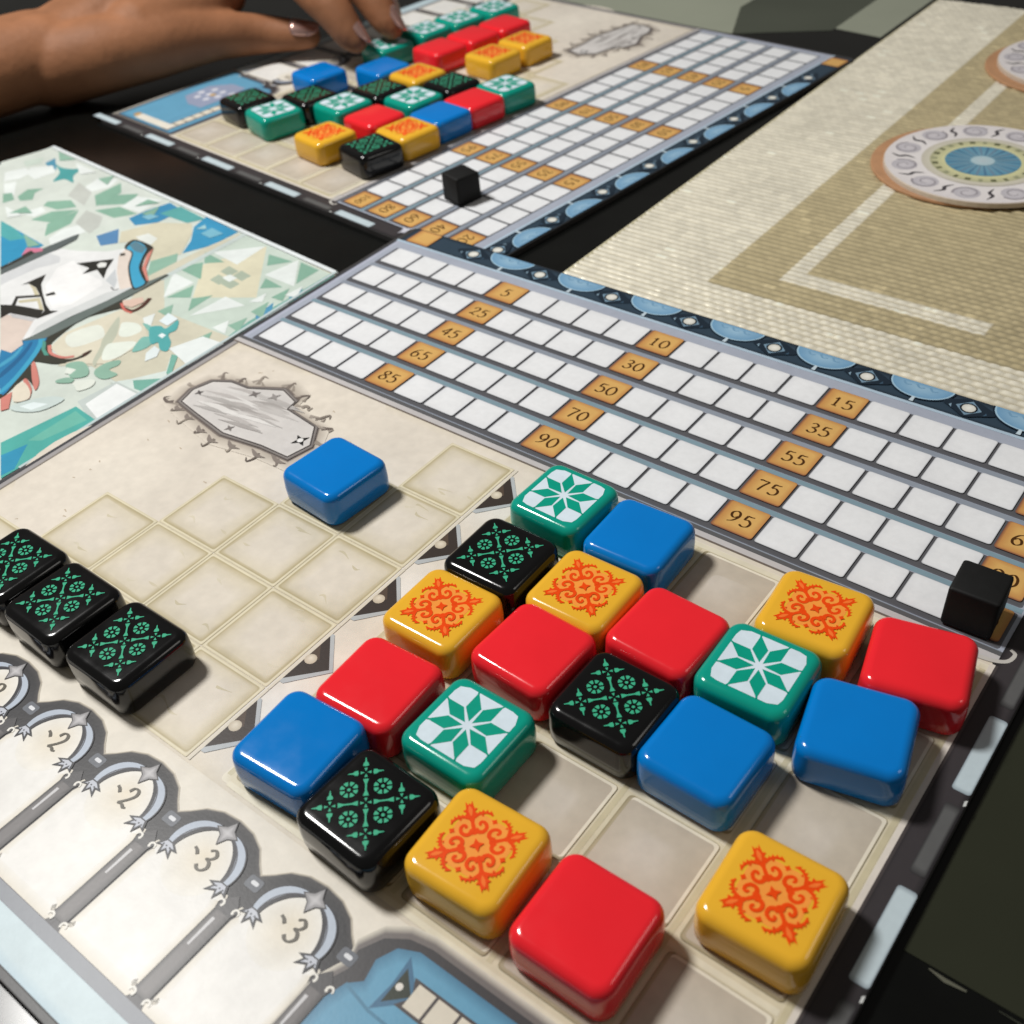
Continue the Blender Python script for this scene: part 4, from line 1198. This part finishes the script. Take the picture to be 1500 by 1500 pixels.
THUMB = [(-20.53, -4.51, 1.76, 1.45), (-19.49, -6.71, 1.76, 1.36), (-18.55, -8.8, 1.55, 1.0), (-17.5, -10.52, 1.27, 0.82), (-15.75, -11.56, 1.13, 0.55)]
INDEX = [(-20.43, -10.36, 3.17, 1.05), (-16.47, -11.18, 3.93, 0.92), (-13.9, -11.1, 2.9, 0.84), (-12.7, -11.1, 1.75, 0.66), (-12.4, -11.1, 1.5, 0.52)]
MIDDLE = [(-21.05, -11.62, 3.38, 1.05), (-16.57, -13.11, 4.23, 0.92), (-13.6, -12.9, 3.2, 0.82), (-12.2, -12.8, 1.9, 0.64), (-11.9, -12.8, 1.6, 0.5)]
RING = [(-22.0, -12.04, 3.17, 1.0), (-17.99, -14.12, 4.03, 0.86), (-15.2, -14.4, 3.0, 0.76), (-14.0, -14.6, 1.9, 0.58), (-13.8, -14.6, 1.6, 0.48)]
LITTLE = [(-23.14, -11.41, 2.75, 0.9), (-20.22, -13.51, 3.42, 0.72), (-18.0, -14.2, 2.8, 0.64), (-17.0, -14.8, 1.9, 0.52), (-16.8, -15.0, 1.6, 0.44)]
def hand():
    bm = bmesh.new()
    for ch in (THUMB, INDEX, MIDDLE, RING, LITTLE):
        capsule_chain(bm, ch)
    # palm: metacarpals fanned from the wrist, then the forearm
    wr = (-22.62, -2.94, 1.7)
    for k, (p, r) in enumerate(((INDEX[0], 1.0), (MIDDLE[0], 1.05), (RING[0], 1.0), (LITTLE[0], .9))):
        capsule_chain(bm, [(wr[0] - .35 * k + .3, wr[1], wr[2] + .15, 1.25), ((wr[0] - .35 * k + p[0]) / 2, (wr[1] + p[1]) / 2, (wr[2] + p[2]) / 2 + .35, 1.3), (p[0], p[1], p[2], r)])
    capsule_chain(bm, [(wr[0] + .6, wr[1], wr[2] - .2, 1.6), THUMB[0][:3] + (1.5,), THUMB[1][:3] + (1.35,)])
    # web between thumb and index
    capsule_chain(bm, [(-20.22, -6.18, 2.23, 1.4), (-19.8, -8.69, 2.44, 1.15), (-19.38, -10.36, 2.75, 1.0)])
    capsule_chain(bm, [(-22.31, -3.26, 1.91, 1.62), (-23.14, -0.12, 1.81, 1.7), (-24.82, 4.79, 1.91, 2.0), (-27.64, 11.58, 2.23, 2.4)], 24)
    capsule_chain(bm, [(-23.56, -3.68, 2.02, 1.4), (-24.4, -0.12, 1.91, 1.6), (-26.07, 4.79, 2.02, 1.9), (-29.0, 11.58, 2.33, 2.3)], 24)
    me = bpy.data.meshes.new('raw'); bm.to_mesh(me); bm.free()
    raw = bpy.data.objects.new('raw', me); COL.objects.link(raw)
    rm = raw.modifiers.new('r', 'REMESH'); rm.mode = 'VOXEL'; rm.voxel_size = .0011; rm.adaptivity = 0.0
    sm = raw.modifiers.new('s', 'SMOOTH'); sm.factor = .5; sm.iterations = 26
    dg = bpy.context.evaluated_depsgraph_get()
    body = bpy.data.meshes.new_from_object(raw.evaluated_get(dg))
    bpy.data.objects.remove(raw)
    for p in body.polygons: p.use_smooth = True
    body.materials.clear(); body.materials.append(M['skin'])
    o = link(bpy.data.objects.new('person', body))
    tag(o, "bare forearm and hand with metallic pink nails reaching over the far board's tiles", 'person')
    # nails: shallow curved plates on the last joint of each finger
    for ch, side in ((THUMB, Vector((.42, .22, .88))), (INDEX, Vector((.7, -.45, .5))), (MIDDLE, Vector((.7, -.45, .5))), (RING, Vector((.6, -.5, .5)))):
        tip = W(*ch[-1][:3]); prev = W(*ch[-2][:3]); r = ch[-1][3] * U
        ax = (tip - prev).normalized()
        nn = Vector((side.x, -side.y, side.z)); nn = (nn - ax * nn.dot(ax)).normalized()
        sd = ax.cross(nn).normalized()
        v = []; f = []
        NU, NV = 8, 8
        for i in range(NU + 1):
            u = i / NU
            l = (-1.0 + 1.85 * u) * r * 1.2
            wid = 1.0 * (1 - .55 * max(0, (u - .55) / .45) ** 2) * (1 - .3 * max(0, (.2 - u) / .2) ** 2)
            for j in range(NV + 1):
                a = (j / NV - .5) * 1.75 * wid
                rr_ = r * (1.10 + .22 * (1 - u))
                v.append(tip + ax * l + nn * (math.cos(a) * rr_) + sd * (math.sin(a) * rr_ * .92) - nn * (r * .16 * u * u))
        for i in range(NU):
            for j in range(NV):
                q = i * (NV + 1) + j
                f.append((q, q + 1, q + NV + 2, q + NV + 1))
        nb = mesh_obj('fingernail', v, f, M['nail'], o, True)
        sol = nb.modifiers.new('t', 'SOLIDIFY'); sol.thickness = .0006
hand()
